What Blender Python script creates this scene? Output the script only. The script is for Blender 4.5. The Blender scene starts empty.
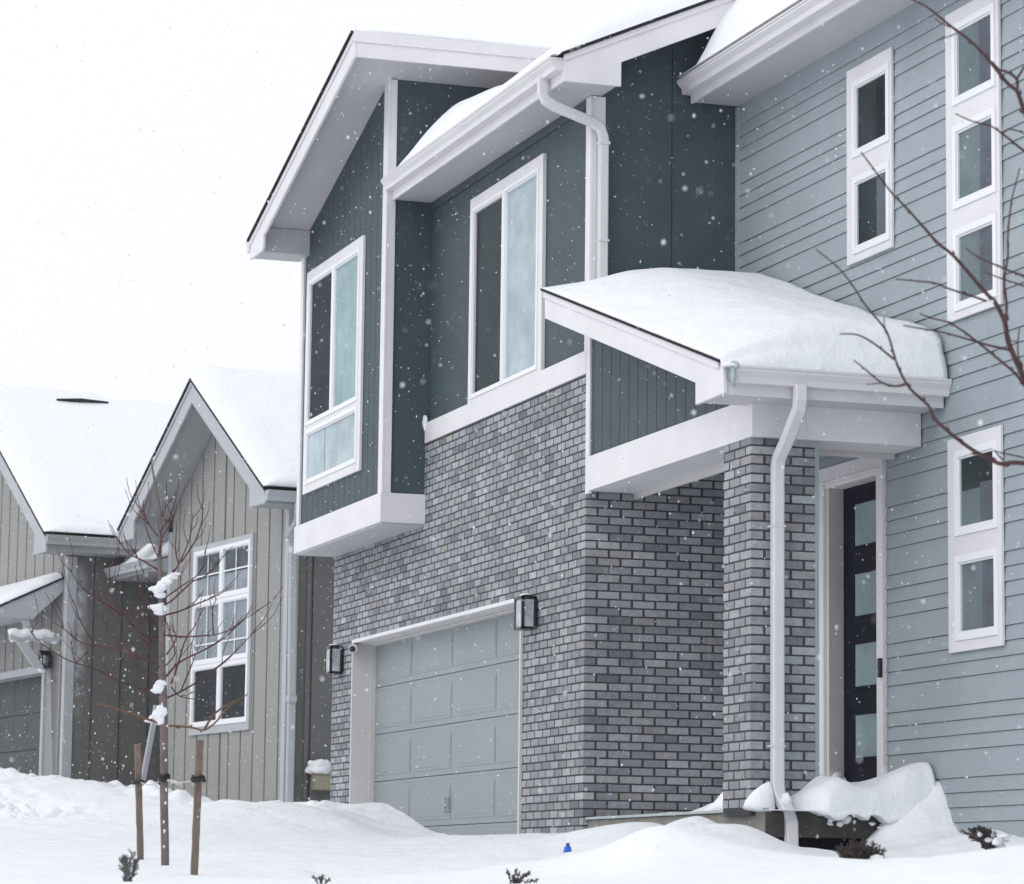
import bpy, bmesh, math, random
import numpy as np
from mathutils import Vector, Matrix, noise

random.seed(7)
scene = bpy.context.scene
R_ = math.radians

# ------------------------------------------------------------------ camera
FPX = 3231.02
CAM = np.array([24.18549, -8.67170, -0.59465])
def cam_axes(yaw, pitch, roll):
    f = np.array([-math.cos(yaw)*math.cos(pitch), math.sin(yaw)*math.cos(pitch), math.sin(pitch)])
    r = np.cross(f, [0, 0, 1.0]); r /= np.linalg.norm(r)
    u = np.cross(r, f)
    return (r*math.cos(roll)+u*math.sin(roll), -r*math.sin(roll)+u*math.cos(roll), f)
CR, CU, CF = cam_axes(0.321063, 0.138424, 0.01196)
cam_d = bpy.data.cameras.new("camera")
cam = bpy.data.objects.new("camera", cam_d)
scene.collection.objects.link(cam)
cam.matrix_world = Matrix(((CR[0], CU[0], -CF[0], CAM[0]), (CR[1], CU[1], -CF[1], CAM[1]),
                           (CR[2], CU[2], -CF[2], CAM[2]), (0, 0, 0, 1)))
cam_d.sensor_width = 36.0
cam_d.lens = FPX/1024*36.0
cam_d.clip_start = 0.5
cam_d.clip_end = 2000
cam_d.dof.use_dof = True
cam_d.dof.focus_distance = 26.0
cam_d.dof.aperture_fstop = 6.3
scene.camera = cam

# ------------------------------------------------------------------ sky, sun, exposure
SUN_EL, SUN_AZ = R_(38), R_(150)      # direction the light comes from: azimuth measured from +X
world = bpy.data.worlds.new("World"); scene.world = world
world.use_nodes = True
wn = world.node_tree; wn.nodes.clear()
sky = wn.nodes.new("ShaderNodeTexSky"); sky.sky_type = 'NISHITA'
sky.sun_disc = False
sky.sun_elevation = SUN_EL
sky.sun_rotation = R_(215)
sky.air_density = 1.0; sky.dust_density = 4.0; sky.ozone_density = 1.0
hsv = wn.nodes.new("ShaderNodeHueSaturation")
hsv.inputs['Saturation'].default_value = 0.22
bg = wn.nodes.new("ShaderNodeBackground"); bg.inputs['Strength'].default_value = 0.15
wo = wn.nodes.new("ShaderNodeOutputWorld")
wn.links.new(sky.outputs[0], hsv.inputs['Color'])
cl_ = wn.nodes.new("ShaderNodeMix"); cl_.data_type = 'RGBA'      # even overcast cloud deck over the sky
cl_.inputs['Factor'].default_value = 0.85
cl_.inputs['B'].default_value = (6.75, 6.90, 7.20, 1)
wn.links.new(hsv.outputs[0], cl_.inputs['A'])
wn.links.new(cl_.outputs['Result'], bg.inputs['Color'])
wn.links.new(bg.outputs[0], wo.inputs['Surface'])
sl = bpy.data.lights.new("sun", 'SUN'); sl.energy = 0.65; sl.angle = R_(28); sl.color = (1.0, 0.985, 0.96)
so = bpy.data.objects.new("sun", sl); scene.collection.objects.link(so)
sdir = Vector((math.cos(R_(-55))*math.cos(SUN_EL), math.sin(R_(-55))*math.cos(SUN_EL), math.sin(SUN_EL)))
so.rotation_euler = sdir.to_track_quat('Z', 'Y').to_euler()
so.location = (0, 0, 30)
vs = scene.view_settings
vs.view_transform = 'Standard'; vs.look = 'None'; vs.gamma = 1.0; vs.use_curve_mapping = False
vs.exposure = 0.09

# ------------------------------------------------------------------ helpers
def at(px, py, s):
    "world point seen at that photo pixel, s metres along the view axis"
    return Vector(CAM + s*(CF + (px-512)/FPX*CR - (py-442)/FPX*CU))
def on_plane(px, py, n, d):
    ray = CF + (px-512)/FPX*CR - (py-442)/FPX*CU
    t = (d - np.dot(n, CAM))/np.dot(n, ray)
    return Vector(CAM + t*ray)

def mat(name, col, rough=0.6, spec=0.3, bump=None, var=0.0, varscale=2.0, tex=None, metallic=0.0):
    m = bpy.data.materials.new(name); m.use_nodes = True
    nt = m.node_tree; b = nt.nodes['Principled BSDF']
    b.inputs['Base Color'].default_value = (*col, 1)
    b.inputs['Roughness'].default_value = rough
    b.inputs['Specular IOR Level'].default_value = spec
    b.inputs['Metallic'].default_value = metallic
    tc = nt.nodes.new("ShaderNodeTexCoord")
    if var > 0:
        n = nt.nodes.new("ShaderNodeTexNoise"); n.inputs['Scale'].default_value = varscale
        n.inputs['Detail'].default_value = 6; n.inputs['Roughness'].default_value = 0.65
        nt.links.new(tc.outputs['Object'], n.inputs['Vector'])
        mr = nt.nodes.new("ShaderNodeMapRange")
        mr.inputs['From Min'].default_value = 0.25; mr.inputs['From Max'].default_value = 0.75
        mr.inputs['To Min'].default_value = 1-var; mr.inputs['To Max'].default_value = 1+var
        nt.links.new(n.outputs['Fac'], mr.inputs['Value'])
        mx = nt.nodes.new("ShaderNodeVectorMath"); mx.operation = 'SCALE'
        mx.inputs[0].default_value = col
        nt.links.new(mr.outputs[0], mx.inputs['Scale'])
        nt.links.new(mx.outputs[0], b.inputs['Base Color'])
    if bump:
        sc, st, stretch = bump
        mp = nt.nodes.new("ShaderNodeMapping"); mp.inputs['Scale'].default_value = stretch
        nt.links.new(tc.outputs['Object'], mp.inputs['Vector'])
        n2 = nt.nodes.new("ShaderNodeTexNoise"); n2.inputs['Scale'].default_value = sc
        n2.inputs['Detail'].default_value = 5
        nt.links.new(mp.outputs[0], n2.inputs['Vector'])
        bp = nt.nodes.new("ShaderNodeBump"); bp.inputs['Strength'].default_value = st
        bp.inputs['Distance'].default_value = 0.01
        nt.links.new(n2.outputs['Fac'], bp.inputs['Height'])
        nt.links.new(bp.outputs[0], b.inputs['Normal'])
    return m

M = {}
M['trim']   = mat('trim_paint', (0.72, 0.71, 0.73), 0.45, 0.35, (30, 0.2, (1, 1, 1)), 0.07, 2.5)
M['gutter'] = mat('gutter_enamel', (0.66, 0.655, 0.67), 0.3, 0.45, None, 0.05, 2.5)
M['soffit'] = mat('soffit_panel', (0.52, 0.52, 0.54), 0.6, 0.25, (50, 0.15, (1, 1, 1)), 0.05, 1.0)
M['beige']  = mat('jamb_paint', (0.58, 0.565, 0.56), 0.5, 0.3, None, 0.04, 2)
M['vinyl']  = mat('window_vinyl', (0.80, 0.81, 0.84), 0.35, 0.4)
M['teal']   = mat('teal_board', (0.052, 0.076, 0.093), 0.6, 0.3, (18, 0.45, (6, 6, 0.6)), 0.16, 2.4)
M['siding'] = mat('bluegrey_siding', (0.318, 0.366, 0.400), 0.6, 0.28, (40, 0.35, (0.5, 3, 3)), 0.10, 1.6)
M['mortar_and_gap_shade'] = mat('mortar_and_gap_shade', (0.064, 0.064, 0.070), 0.9, 0.1, (60, 0.6, (1, 1, 1)), 0.2, 8)  # mortar joints, and painted shade behind the neighbour's gable boards
M['door']   = mat('door_paint_and_void_shade', (0.006, 0.008, 0.018), 0.3, 0.06, None, 0.1, 4)  # also the painted dark of the void under the porch slab
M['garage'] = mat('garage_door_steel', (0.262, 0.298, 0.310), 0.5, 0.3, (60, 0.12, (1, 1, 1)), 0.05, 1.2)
M['shingle']= mat('dark_shingle', (0.028, 0.026, 0.035), 0.9, 0.1, (60, 0.8, (1, 1, 1)), 0.3, 12)
M['black']  = mat('black_metal', (0.012, 0.012, 0.018), 0.35, 0.5)
M['concrete']= mat('concrete', (0.23, 0.22, 0.20), 0.9, 0.15, (25, 0.8, (1, 1, 1)), 0.25, 4)
M['darkconc']= mat('dark_concrete', (0.055, 0.052, 0.048), 0.8, 0.3, (16, 1.0, (1, 1, 1)), 0.45, 7)  # darker concrete for the slab's right edge
M['flash']  = mat('metal_flashing', (0.36, 0.42, 0.44), 0.4, 0.4, None, 0.2, 6)
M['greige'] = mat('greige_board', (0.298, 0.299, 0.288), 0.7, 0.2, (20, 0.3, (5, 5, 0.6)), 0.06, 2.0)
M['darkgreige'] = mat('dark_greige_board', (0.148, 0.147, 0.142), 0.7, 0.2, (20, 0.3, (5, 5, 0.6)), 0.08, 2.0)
M['greytrim'] = mat('grey_trim_paint', (0.42, 0.44, 0.465), 0.55, 0.25, None, 0.05, 2)
M['greysoffit'] = mat('grey_soffit', (0.34, 0.355, 0.365), 0.7, 0.2, None, 0.06, 2)
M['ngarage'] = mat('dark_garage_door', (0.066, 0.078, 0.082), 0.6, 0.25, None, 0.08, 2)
M['bark']   = mat('sapling_bark', (0.165, 0.135, 0.128), 0.8, 0.2, (60, 0.8, (1, 1, 0.3)), 0.3, 14)
M['twig']   = mat('red_twig_bark', (0.085, 0.025, 0.032), 0.55, 0.3, (90, 0.6, (1, 1, 1)), 0.35, 9)
M['twigtan']= mat('tan_twig_bark', (0.15, 0.09, 0.06), 0.7, 0.2, None, 0.3, 12)
M['brownbark'] = mat('brown_bark', (0.066, 0.030, 0.032), 0.6, 0.3, (120, 0.7, (1, 1, 1)), 0.45, 16)
M['stake']  = mat('weathered_stake', (0.185, 0.140, 0.120), 0.85, 0.15, (14, 0.9, (8, 8, 0.7)), 0.3, 9)
M['strap']  = mat('black_strap', (0.02, 0.02, 0.02), 0.6, 0.3)
M['wire']   = mat('pale_strap', (0.5, 0.5, 0.47), 0.6, 0.3)
M['evergreen'] = mat('frosted_evergreen', (0.075, 0.062, 0.058), 0.8, 0.15, None, 0.5, 30)
M['greytwig'] = mat('frosted_grey_twig', (0.125, 0.125, 0.130), 0.85, 0.15, None, 0.4, 30)
M['blue']   = mat('blue_plastic', (0.03, 0.14, 0.62), 0.45, 0.4)
M['tan']    = mat('tan_plastic', (0.30, 0.27, 0.20), 0.6, 0.3)
M['whiteplastic'] = mat('white_plastic', (0.6, 0.6, 0.62), 0.4, 0.4)

def snow_mat():
    m = bpy.data.materials.new('snow'); m.use_nodes = True
    nt = m.node_tree; b = nt.nodes['Principled BSDF']
    b.inputs['Base Color'].default_value = (0.835, 0.85, 0.882, 1)
    b.inputs['Roughness'].default_value = 0.75
    b.inputs['Specular IOR Level'].default_value = 0.15
    tc = nt.nodes.new("ShaderNodeTexCoord")
    n1 = nt.nodes.new("ShaderNodeTexNoise"); n1.inputs['Scale'].default_value = 3.0; n1.inputs['Detail'].default_value = 8
    n1.inputs['Roughness'].default_value = 0.6
    nt.links.new(tc.outputs['Object'], n1.inputs['Vector'])
    n2 = nt.nodes.new("ShaderNodeTexNoise"); n2.inputs['Scale'].default_value = 55.0; n2.inputs['Detail'].default_value = 3
    nt.links.new(tc.outputs['Object'], n2.inputs['Vector'])
    b1 = nt.nodes.new("ShaderNodeBump"); b1.inputs['Strength'].default_value = 0.5; b1.inputs['Distance'].default_value = 0.11
    b2 = nt.nodes.new("ShaderNodeBump"); b2.inputs['Strength'].default_value = 0.25; b2.inputs['Distance'].default_value = 0.006
    nt.links.new(n1.outputs['Fac'], b1.inputs['Height']); nt.links.new(n2.outputs['Fac'], b2.inputs['Height'])
    nt.links.new(b1.outputs[0], b2.inputs['Normal']); nt.links.new(b2.outputs[0], b.inputs['Normal'])
    return m
M['snow'] = snow_mat()

def brick_mat():
    m = bpy.data.materials.new('painted_grey_brick'); m.use_nodes = True
    nt = m.node_tree; b = nt.nodes['Principled BSDF']
    b.inputs['Roughness'].default_value = 0.85; b.inputs['Specular IOR Level'].default_value = 0.2
    g = nt.nodes.new("ShaderNodeNewGeometry")
    cr = nt.nodes.new("ShaderNodeValToRGB")
    e = cr.color_ramp.elements
    e[0].position = 0.0; e[0].color = (0.165, 0.175, 0.192, 1)
    e[1].position = 1.0; e[1].color = (0.450, 0.465, 0.48, 1)
    for p, c in ((0.08, (0.215, 0.230, 0.252, 1)), (0.40, (0.283, 0.301, 0.325, 1)), (0.85, (0.362, 0.382, 0.406, 1)),
                 (0.955, (0.275, 0.277, 0.280, 1)), (0.985, (0.320, 0.315, 0.310, 1))):
        x = e.new(p); x.color = c
    nt.links.new(g.outputs['Random Per Island'], cr.inputs['Fac'])
    tc = nt.nodes.new("ShaderNodeTexCoord")
    n = nt.nodes.new("ShaderNodeTexNoise"); n.inputs['Scale'].default_value = 22; n.inputs['Detail'].default_value = 7
    n.inputs['Roughness'].default_value = 0.7
    nt.links.new(tc.outputs['Object'], n.inputs['Vector'])
    nb = nt.nodes.new("ShaderNodeTexNoise"); nb.inputs['Scale'].default_value = 1.6; nb.inputs['Detail'].default_value = 5
    nt.links.new(tc.outputs['Object'], nb.inputs['Vector'])
    ad = nt.nodes.new("ShaderNodeMath"); ad.operation = 'ADD'
    nt.links.new(n.outputs['Fac'], ad.inputs[0]); nt.links.new(nb.outputs['Fac'], ad.inputs[1])
    mr = nt.nodes.new("ShaderNodeMapRange")
    mr.inputs['From Min'].default_value = 0.6; mr.inputs['From Max'].default_value = 1.4
    mr.inputs['To Min'].default_value = 0.60; mr.inputs['To Max'].default_value = 1.36
    nt.links.new(ad.outputs[0], mr.inputs['Value'])
    sc = nt.nodes.new("ShaderNodeVectorMath"); sc.operation = 'SCALE'
    nt.links.new(cr.outputs[0], sc.inputs[0]); nt.links.new(mr.outputs[0], sc.inputs['Scale'])
    nt.links.new(sc.outputs[0], b.inputs['Base Color'])
    bp = nt.nodes.new("ShaderNodeBump"); bp.inputs['Strength'].default_value = 0.6; bp.inputs['Distance'].default_value = 0.006
    nt.links.new(n.outputs['Fac'], bp.inputs['Height']); nt.links.new(bp.outputs[0], b.inputs['Normal'])
    return m
M['brick'] = brick_mat()

def glass_mat():
    m = bpy.data.materials.new('window_glass'); m.use_nodes = True
    nt = m.node_tree; nt.nodes.clear()
    o = nt.nodes.new("ShaderNodeOutputMaterial"); mx = nt.nodes.new("ShaderNodeMixShader")
    t = nt.nodes.new("ShaderNodeBsdfTransparent"); t.inputs['Color'].default_value = (0.95, 0.96, 0.97, 1)
    g = nt.nodes.new("ShaderNodeBsdfGlossy"); g.inputs['Roughness'].default_value = 0.02
    g.inputs['Color'].default_value = (0.85, 0.9, 0.95, 1)
    lw = nt.nodes.new("ShaderNodeLayerWeight"); lw.inputs['Blend'].default_value = 0.5
    pw = nt.nodes.new("ShaderNodeMath"); pw.operation = 'POWER'; pw.inputs[1].default_value = 3.0
    ml = nt.nodes.new("ShaderNodeMath"); ml.operation = 'MULTIPLY_ADD'; ml.inputs[1].default_value = 0.028; ml.inputs[2].default_value = 0.004
    nt.links.new(lw.outputs['Facing'], pw.inputs[0]); nt.links.new(pw.outputs[0], ml.inputs[0])
    nt.links.new(ml.outputs[0], mx.inputs[0]); nt.links.new(t.outputs[0], mx.inputs[1]); nt.links.new(g.outputs[0], mx.inputs[2])
    nt.links.new(mx.outputs[0], o.inputs['Surface'])
    return m
M['glass'] = glass_mat()
M['lampglass'] = mat('frosted_lamp_glass', (0.40, 0.43, 0.47), 0.2, 0.5, None, 0.5, 14)
def flatc(name, col, r=0.8): 
    if name not in M: M[name] = mat(name, col, r, 0.15, None, 0.28, 2.2)
    return name
flatc('room_dark', (0.022, 0.025, 0.030)); flatc('room_green', (0.040, 0.052, 0.054))
flatc('shade_teal', (0.37, 0.485, 0.49)); flatc('shade_pale', (0.49, 0.565, 0.59)); flatc('shade_mint', (0.53, 0.60, 0.61))
flatc('reflection_green', (0.185, 0.225, 0.235)); flatc('reflection_lilac', (0.135, 0.142, 0.170)); flatc('curtain_grey', (0.10, 0.12, 0.125))  # green and lilac paint reflections into the right wing's glass
flatc('reflection_brown', (0.045, 0.042, 0.045)); flatc('blind_grey', (0.31, 0.34, 0.37)); flatc('frosted', (0.23, 0.30, 0.315))  # the brown paints part of a reflected building

def tag(o, label=None, cat=None, group=None, kind=None):
    if label: o["label"] = label
    if cat: o["category"] = cat
    if group: o["group"] = group
    if kind: o["kind"] = kind
    return o
def empty(name, loc=(0, 0, 0), rz=0.0):
    o = bpy.data.objects.new(name, None); scene.collection.objects.link(o)
    o.location = loc; o.rotation_euler = (0, 0, rz); o.empty_display_size = 0.2
    return o

class MB:
    def __init__(s): s.v = []; s.f = []
    def add(s, vs, fs):
        n = len(s.v); s.v += [tuple(x) for x in vs]; s.f += [tuple(i+n for i in f) for f in fs]; return s
    def box(s, x0, x1, y0, y1, z0, z1):
        return s.add([(x0,y0,z0),(x1,y0,z0),(x1,y1,z0),(x0,y1,z0),(x0,y0,z1),(x1,y0,z1),(x1,y1,z1),(x0,y1,z1)],
                     [(0,3,2,1),(4,5,6,7),(0,1,5,4),(1,2,6,5),(2,3,7,6),(3,0,4,7)])
    def prism(s, poly, axis, a, b):
        "poly in the two other axes (x,z for 'y'; y,z for 'x'; x,y for 'z')"
        def p(q, c):
            return {'y': (q[0], c, q[1]), 'x': (c, q[0], q[1]), 'z': (q[0], q[1], c)}[axis]
        n = len(poly)
        vs = [p(q, a) for q in poly]+[p(q, b) for q in poly]
        fs = [tuple(range(n)), tuple(range(2*n-1, n-1, -1))]+[(i, (i+1) % n, n+(i+1) % n, n+i) for i in range(n)]
        return s.add(vs, fs)
    def tube(s, pts, rad, k=8, flat=1.0, cap=True):
        pts = [Vector(p) for p in pts]; n = len(pts)
        if not hasattr(rad, '__len__'): rad = [rad]*n
        base = len(s.v); vs = []; fs = []
        up = None
        for i, p in enumerate(pts):
            d = (pts[min(i+1, n-1)]-pts[max(i-1, 0)]).normalized()
            if up is None:
                up = Vector((0, 0, 1)) if abs(d.z) < 0.9 else Vector((0, 1, 0))
            a = d.cross(up).normalized(); up = a.cross(d).normalized()
            for j in range(k):
                t = 2*math.pi*j/k
                vs.append(p+rad[i]*(math.cos(t)*a+math.sin(t)*flat*up))
        for i in range(n-1):
            for j in range(k):
                fs.append((i*k+j, i*k+(j+1) % k, (i+1)*k+(j+1) % k, (i+1)*k+j))
        if cap: fs.append(tuple(range(k-1, -1, -1))); fs.append(tuple((n-1)*k+j for j in range(k)))
        return s.add(vs, fs)
    def rect_pipe(s, pts, w, d, side=Vector((0, 1, 0))):
        "rectangular downspout: w along side axis, d the other way, rounded corners"
        pts = [Vector(p) for p in pts]; n = len(pts); vs = []; fs = []; c = 0.25
        prof = [(-.5+c*.5,-.5),(.5-c*.5,-.5),(.5,-.5+c*.5),(.5,.5-c*.5),(.5-c*.5,.5),(-.5+c*.5,.5),(-.5,.5-c*.5),(-.5,-.5+c*.5)]
        for i, p in enumerate(pts):
            dr = (pts[min(i+1, n-1)]-pts[max(i-1, 0)]).normalized()
            oth = dr.cross(Vector((1, 0, 0)) if abs(dr.x) < .8 else Vector((0, 0, 1))).normalized()
            a = (side-dr*side.dot(dr)).normalized() if abs(side.dot(dr)) < .95 else oth
            b = dr.cross(a).normalized()
            for q in prof: vs.append(p+a*q[0]*w+b*q[1]*d)
        k = len(prof)
        for i in range(n-1):
            for j in range(k): fs.append((i*k+j, i*k+(j+1) % k, (i+1)*k+(j+1) % k, (i+1)*k+j))
        fs.append(tuple(range(k-1, -1, -1))); fs.append(tuple((n-1)*k+j for j in range(k)))
        return s.add(vs, fs)
    def blob(s, c, r, sub=2, jit=0.1, seed=0):
        bm = bmesh.new(); bmesh.ops.create_icosphere(bm, subdivisions=sub, radius=1.0)
        vs = []
        for v in bm.verts:
            k = 1+jit*noise.noise(v.co*1.7+Vector((seed*3.1, 0, 0)))*2
            vs.append((c[0]+v.co.x*r[0]*k, c[1]+v.co.y*r[1]*k, c[2]+v.co.z*r[2]*k))
        fs = [tuple(v.index for v in f.verts) for f in bm.faces]; bm.free()
        return s.add(vs, fs)
    def build(s, name, m, parent=None, bevel=0.0, smooth=False, recalc=True):
        me = bpy.data.meshes.new(name); me.from_pydata(s.v, [], s.f); 
        if recalc:
            bm = bmesh.new(); bm.from_mesh(me); bmesh.ops.recalc_face_normals(bm, faces=bm.faces); bm.to_mesh(me); bm.free()
        me.materials.append(M[m] if isinstance(m, str) else m)
        if smooth: me.polygons.foreach_set('use_smooth', [True]*len(me.polygons))
        o = bpy.data.objects.new(name, me); scene.collection.objects.link(o)
        if parent: o.parent = parent
        if bevel:
            b = o.modifiers.new('bevel', 'BEVEL'); b.width = bevel; b.segments = 2; b.limit_method = 'ANGLE'
            o.modifiers.new('wn', 'WEIGHTED_NORMAL')
        return o

def gutter(mb, axis, a, b, wall, out, ztop, h=0.115, w=0.13):
    "K style gutter along axis from a to b, fixed to the plane 'wall', opening outward"
    pr = [(0, 0), (0, -h), (.62*w, -h), (.66*w, -h*.62), (.93*w, -h*.30), (.93*w, -h*.12), (w, -h*.12), (w, 0), (.88*w, 0), (.88*w, -h*.1),
          (.84*w, -h*.28), (.56*w, -h*.6), (.52*w, -h+.01), (.06, -h+.01), (.012, -.02), (.012, 0)]
    mb.prism([(wall+out*p[0], ztop+p[1]) for p in pr], axis, a, b)
    # end caps
    cap = [(0, 0), (0, -h), (.62*w, -h), (.66*w, -h*.62), (.93*w, -h*.30), (w, -h*.12), (w, 0)]
    poly = [(wall+out*p[0], ztop+p[1]) for p in cap]
    for e, dirn in ((a, -1), (b, 1)):
        mb.prism(poly, axis, e, e+dirn*.006)

def grooved(mb, axis, a0, a1, front, depth, zb, zt, pitch, gap, off=0.0, outsign=-1):
    """vertical boards with real gaps. axis 'x': runs along x on plane y=front; axis 'y': runs along y on plane x=front.
    zb, zt: functions of the running coordinate"""
    x = a0+off; edges = [a0]
    while x < a1:
        if x > a0+1e-3: edges.append(x)
        x += pitch
    edges.append(a1)
    back = front-outsign*depth
    for l, r in zip(edges[:-1], edges[1:]):
        if r-l < gap*2: continue
        l2, r2 = l, r-gap
        if zt(l2)-zb(l2) < .01 and zt(r2)-zb(r2) < .01: continue
        mb.prism([(l2, zb(l2)), (r2, zb(r2)), (r2, max(zt(r2), zb(r2)+.002)), (l2, max(zt(l2), zb(l2)+.002))],
                 'y' if axis == 'x' else 'x', front, back)

def window(parent, face, x0, x1, z0, z1, panes, trim=None, tp=0.03, fw=0.045, mtrim='trim', bars=(), mframe='vinyl', name='window'):
    """window on the plane y=face looking to -y. outer trim rectangle x0..z1; panes: list of (x0,x1,z0,z1,[(fx0,fx1,fz0,fz1,mat)])"""
    t = MB()
    # flat board with the glazed openings cut out: built from strips between frame rectangles
    fr = [(p[0]-fw, p[1]+fw, p[2]-fw, p[3]+fw) for p in panes]
    fx0 = min(f[0] for f in fr); fx1 = max(f[1] for f in fr)
    t.box(x0, fx0, face-tp, face, z0, z1); t.box(fx1, x1, face-tp, face, z0, z1)
    zs = sorted(set([(f[2], f[3]) for f in fr])); cur = z0
    merged = []
    for a, b in zs:
        if merged and a <= merged[-1][1]+.002: merged[-1] = (merged[-1][0], max(b, merged[-1][1]))
        else: merged.append((a, b))
    for a, b in merged:
        if a > cur+.002: t.box(fx0, fx1, face-tp, face, cur, a)
        cur = b
    if z1 > cur: t.box(fx0, fx1, face-tp, face, cur, z1)
    w = t.build(name, mtrim, parent, bevel=.003)
    for i, (a, b, c, d, backs) in enumerate(panes):
        f = MB(); pr = tp+.012
        f.box(a-fw, a, face-pr, face-.001, c-fw, d+fw); f.box(b, b+fw, face-pr, face-.001, c-fw, d+fw)
        f.box(a, b, face-pr, face-.001, d, d+fw); f.box(a, b, face-pr, face-.001, c-fw, c)
        # slim inner sash step
        s_ = .014
        f.box(a, a+s_, face-pr+.012, face-.001, c, d); f.box(b-s_, b, face-pr+.012, face-.001, c, d)
        f.box(a+s_, b-s_, face-pr+.012, face-.001, d-s_, d); f.box(a+s_, b-s_, face-pr+.012, face-.001, c, c+s_)
        f.build('frame', mframe, w, bevel=.003)
        MB().box(a+s_, b-s_, face-.021, face-.018, c+s_, d-s_).build('pane', 'glass', w)
        for j, (u0, u1, v0, v1, mm) in enumerate(backs):
            zf = face-.003-.0025*j
            MB().box(a+.002+(b-a-.004)*u0, a+.002+(b-a-.004)*u1, zf-.002, zf, c+.002+(d-c-.004)*v0, c+.002+(d-c-.004)*v1).build(
                'curtain_and_reflection' if mm not in ('room_dark', 'room_green') else 'backing', mm, w)  # blinds and curtains, plus painted reflections in the right wing
    if bars:
        g = MB()
        for (a, b, c, d) in bars: g.box(a, b, face-.030, face-.0225, c, d)
        g.build('glazing_bar', mframe, w)
    return w

def snow_grid(name, xs, ys, zbot, thick, parent=None, jit=0.012, rim=None, seed=0):
    nx, ny = len(xs), len(ys); vs = []; fs = []
    for top in (1, 0):
        for i, x in enumerate(xs):
            for j, y in enumerate(ys):
                z = zbot(x, y)
                if top:
                    t = thick(x, y)
                    t *= 1+.10*noise.noise(Vector((x*1.3+seed, y*1.3, seed*.7)))
                    t += jit*min(1, t*8)*noise.noise(Vector((x*5+seed, y*5, 2.2)))
                    z += max(t, 0.002)
                vs.append((x, y, z))
    N = nx*ny
    for i in range(nx-1):
        for j in range(ny-1):
            a = i*ny+j
            fs.append((a, a+ny, a+ny+1, a+1)); fs.append((N+a, N+a+1, N+a+ny+1, N+a+ny))
    for i in range(nx-1):
        a = i*ny; fs.append((a, N+a, N+a+ny, a+ny)); b = i*ny+ny-1; fs.append((b, b+ny, N+b+ny, N+b))
    for j in range(ny-1):
        a = j; fs.append((a, a+1, N+a+1, N+a)); b = (nx-1)*ny+j; fs.append((b, N+b, N+b+1, b+1))
    return MB().add(vs, fs).build(name, 'snow', parent, smooth=True)
def spaced(a, b, n, ea=True, eb=True):
    "sample positions a..b, denser at the rounded ends"
    out = []
    for i in range(n+1):
        t = i/n
        if ea and eb: t = .5-.5*math.cos(math.pi*t)
        elif ea: t = 1-math.cos(math.pi*t/2)
        elif eb: t = math.sin(math.pi*t/2)
        out.append(a+(b-a)*t)
    return out
def rnd(d, r):
    "rounded shoulder: 0 at the edge, 1 beyond r"
    if d <= 0: return 0.0
    if d >= r: return 1.0
    return math.sqrt(1-(1-d/r)**2)
def sm(d, a, b):
    t = max(0, min(1, (d-a)/(b-a))); return t*t*(3-2*t)

# ------------------------------------------------------------------ the terrain: one snow covered sheet
TH = R_(8)
NU = np.array([math.cos(TH), math.sin(TH), 0.0]); NV = np.array([-math.sin(TH), math.cos(TH), 0.0])
N0 = np.array([-13.0, 0.914, 0.0])
def nb(px, py, ax, val):
    n = NU if ax == 'u' else NV
    return on_plane(px, py, n, val+np.dot(n, N0))
CP = []
def cp(p): CP.append((p[0], p[1], p[2]))
for X, z in ((-5.94, .20), (-4.89, .0), (-4.06, -.085), (-2.55, -.139), (-.66, -.138), (.82, -.134), (2.27, -.082), (3.24, -.02)):
    CP.append((X, -.3, z))
for X, z in ((-6.9, .3), (-5.94, .20), (-4.06, -.085), (-2.55, -.139), (-1.5, -.138)): CP.append((X, .3, z))
for px, py in ((232, 811), (262, 813), (285, 808), (300, 804), (312, 805), (330, 812), (350, 822)): cp(on_plane(px, py, np.array([0, 1., 0]), -.75))
for px, py in ((-60, 800), (0, 797), (22, 789), (45, 778), (75, 779), (100, 783), (130, 787)): cp(nb(px, py, 'v', -1.7))
for px, py in ((150, 793), (175, 800), (205, 803), (240, 807)): cp(nb(px, py, 'v', -.5))
for px, py, s in ((0, 820, 30), (100, 822, 29), (200, 828, 28.5), (300, 826, 29), (400, 845, 25), (500, 847, 24),
                  (0, 848, 24), (100, 848, 24), (220, 850, 24), (300, 856, 22), (139, 857, 20.3), (165, 866.5, 19), (195, 878, 17.6),
                  (0, 868, 19), (60, 872, 18), (300, 868, 19), (400, 864, 20), (500, 862, 20), (566, 857, 22), (620, 848, 22.5),
                  (690, 836, 22.8), (735, 846, 22), 
                  (0, 884, 14.5), (150, 884, 15), (300, 884, 14.5), (450, 884, 14.5), (540, 883, 15),
                  (600, 870, 15.8), (625, 856, 16), (655, 836, 16.2), (690, 846, 16), (740, 866, 15), (800, 872, 14.5),
                  (880, 868, 14), (960, 857, 13.5), (1024, 848, 13), (1100, 842, 13),
                  (600, 884, 18), (655, 880, 18.4), (710, 878, 18.4), (760, 880, 17.5), (820, 881, 17.2), (880, 878, 16.8), (960, 870, 16.2), (1040, 862, 16),
                  (640, 862, 20.5), (720, 860, 20.3), (800, 861, 19.8), (860, 862, 19.8), (940, 858, 19.2), (1000, 850, 19.2)):
    cp(at(px, py, s))
for px, s in ((660, 11), (800, 10), (960, 9.5), (1080, 9.5), (500, 10), (300, 10), (0, 10)):
    p = at(px, 884, s); CP.append((p[0], p[1], -.80))
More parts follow.
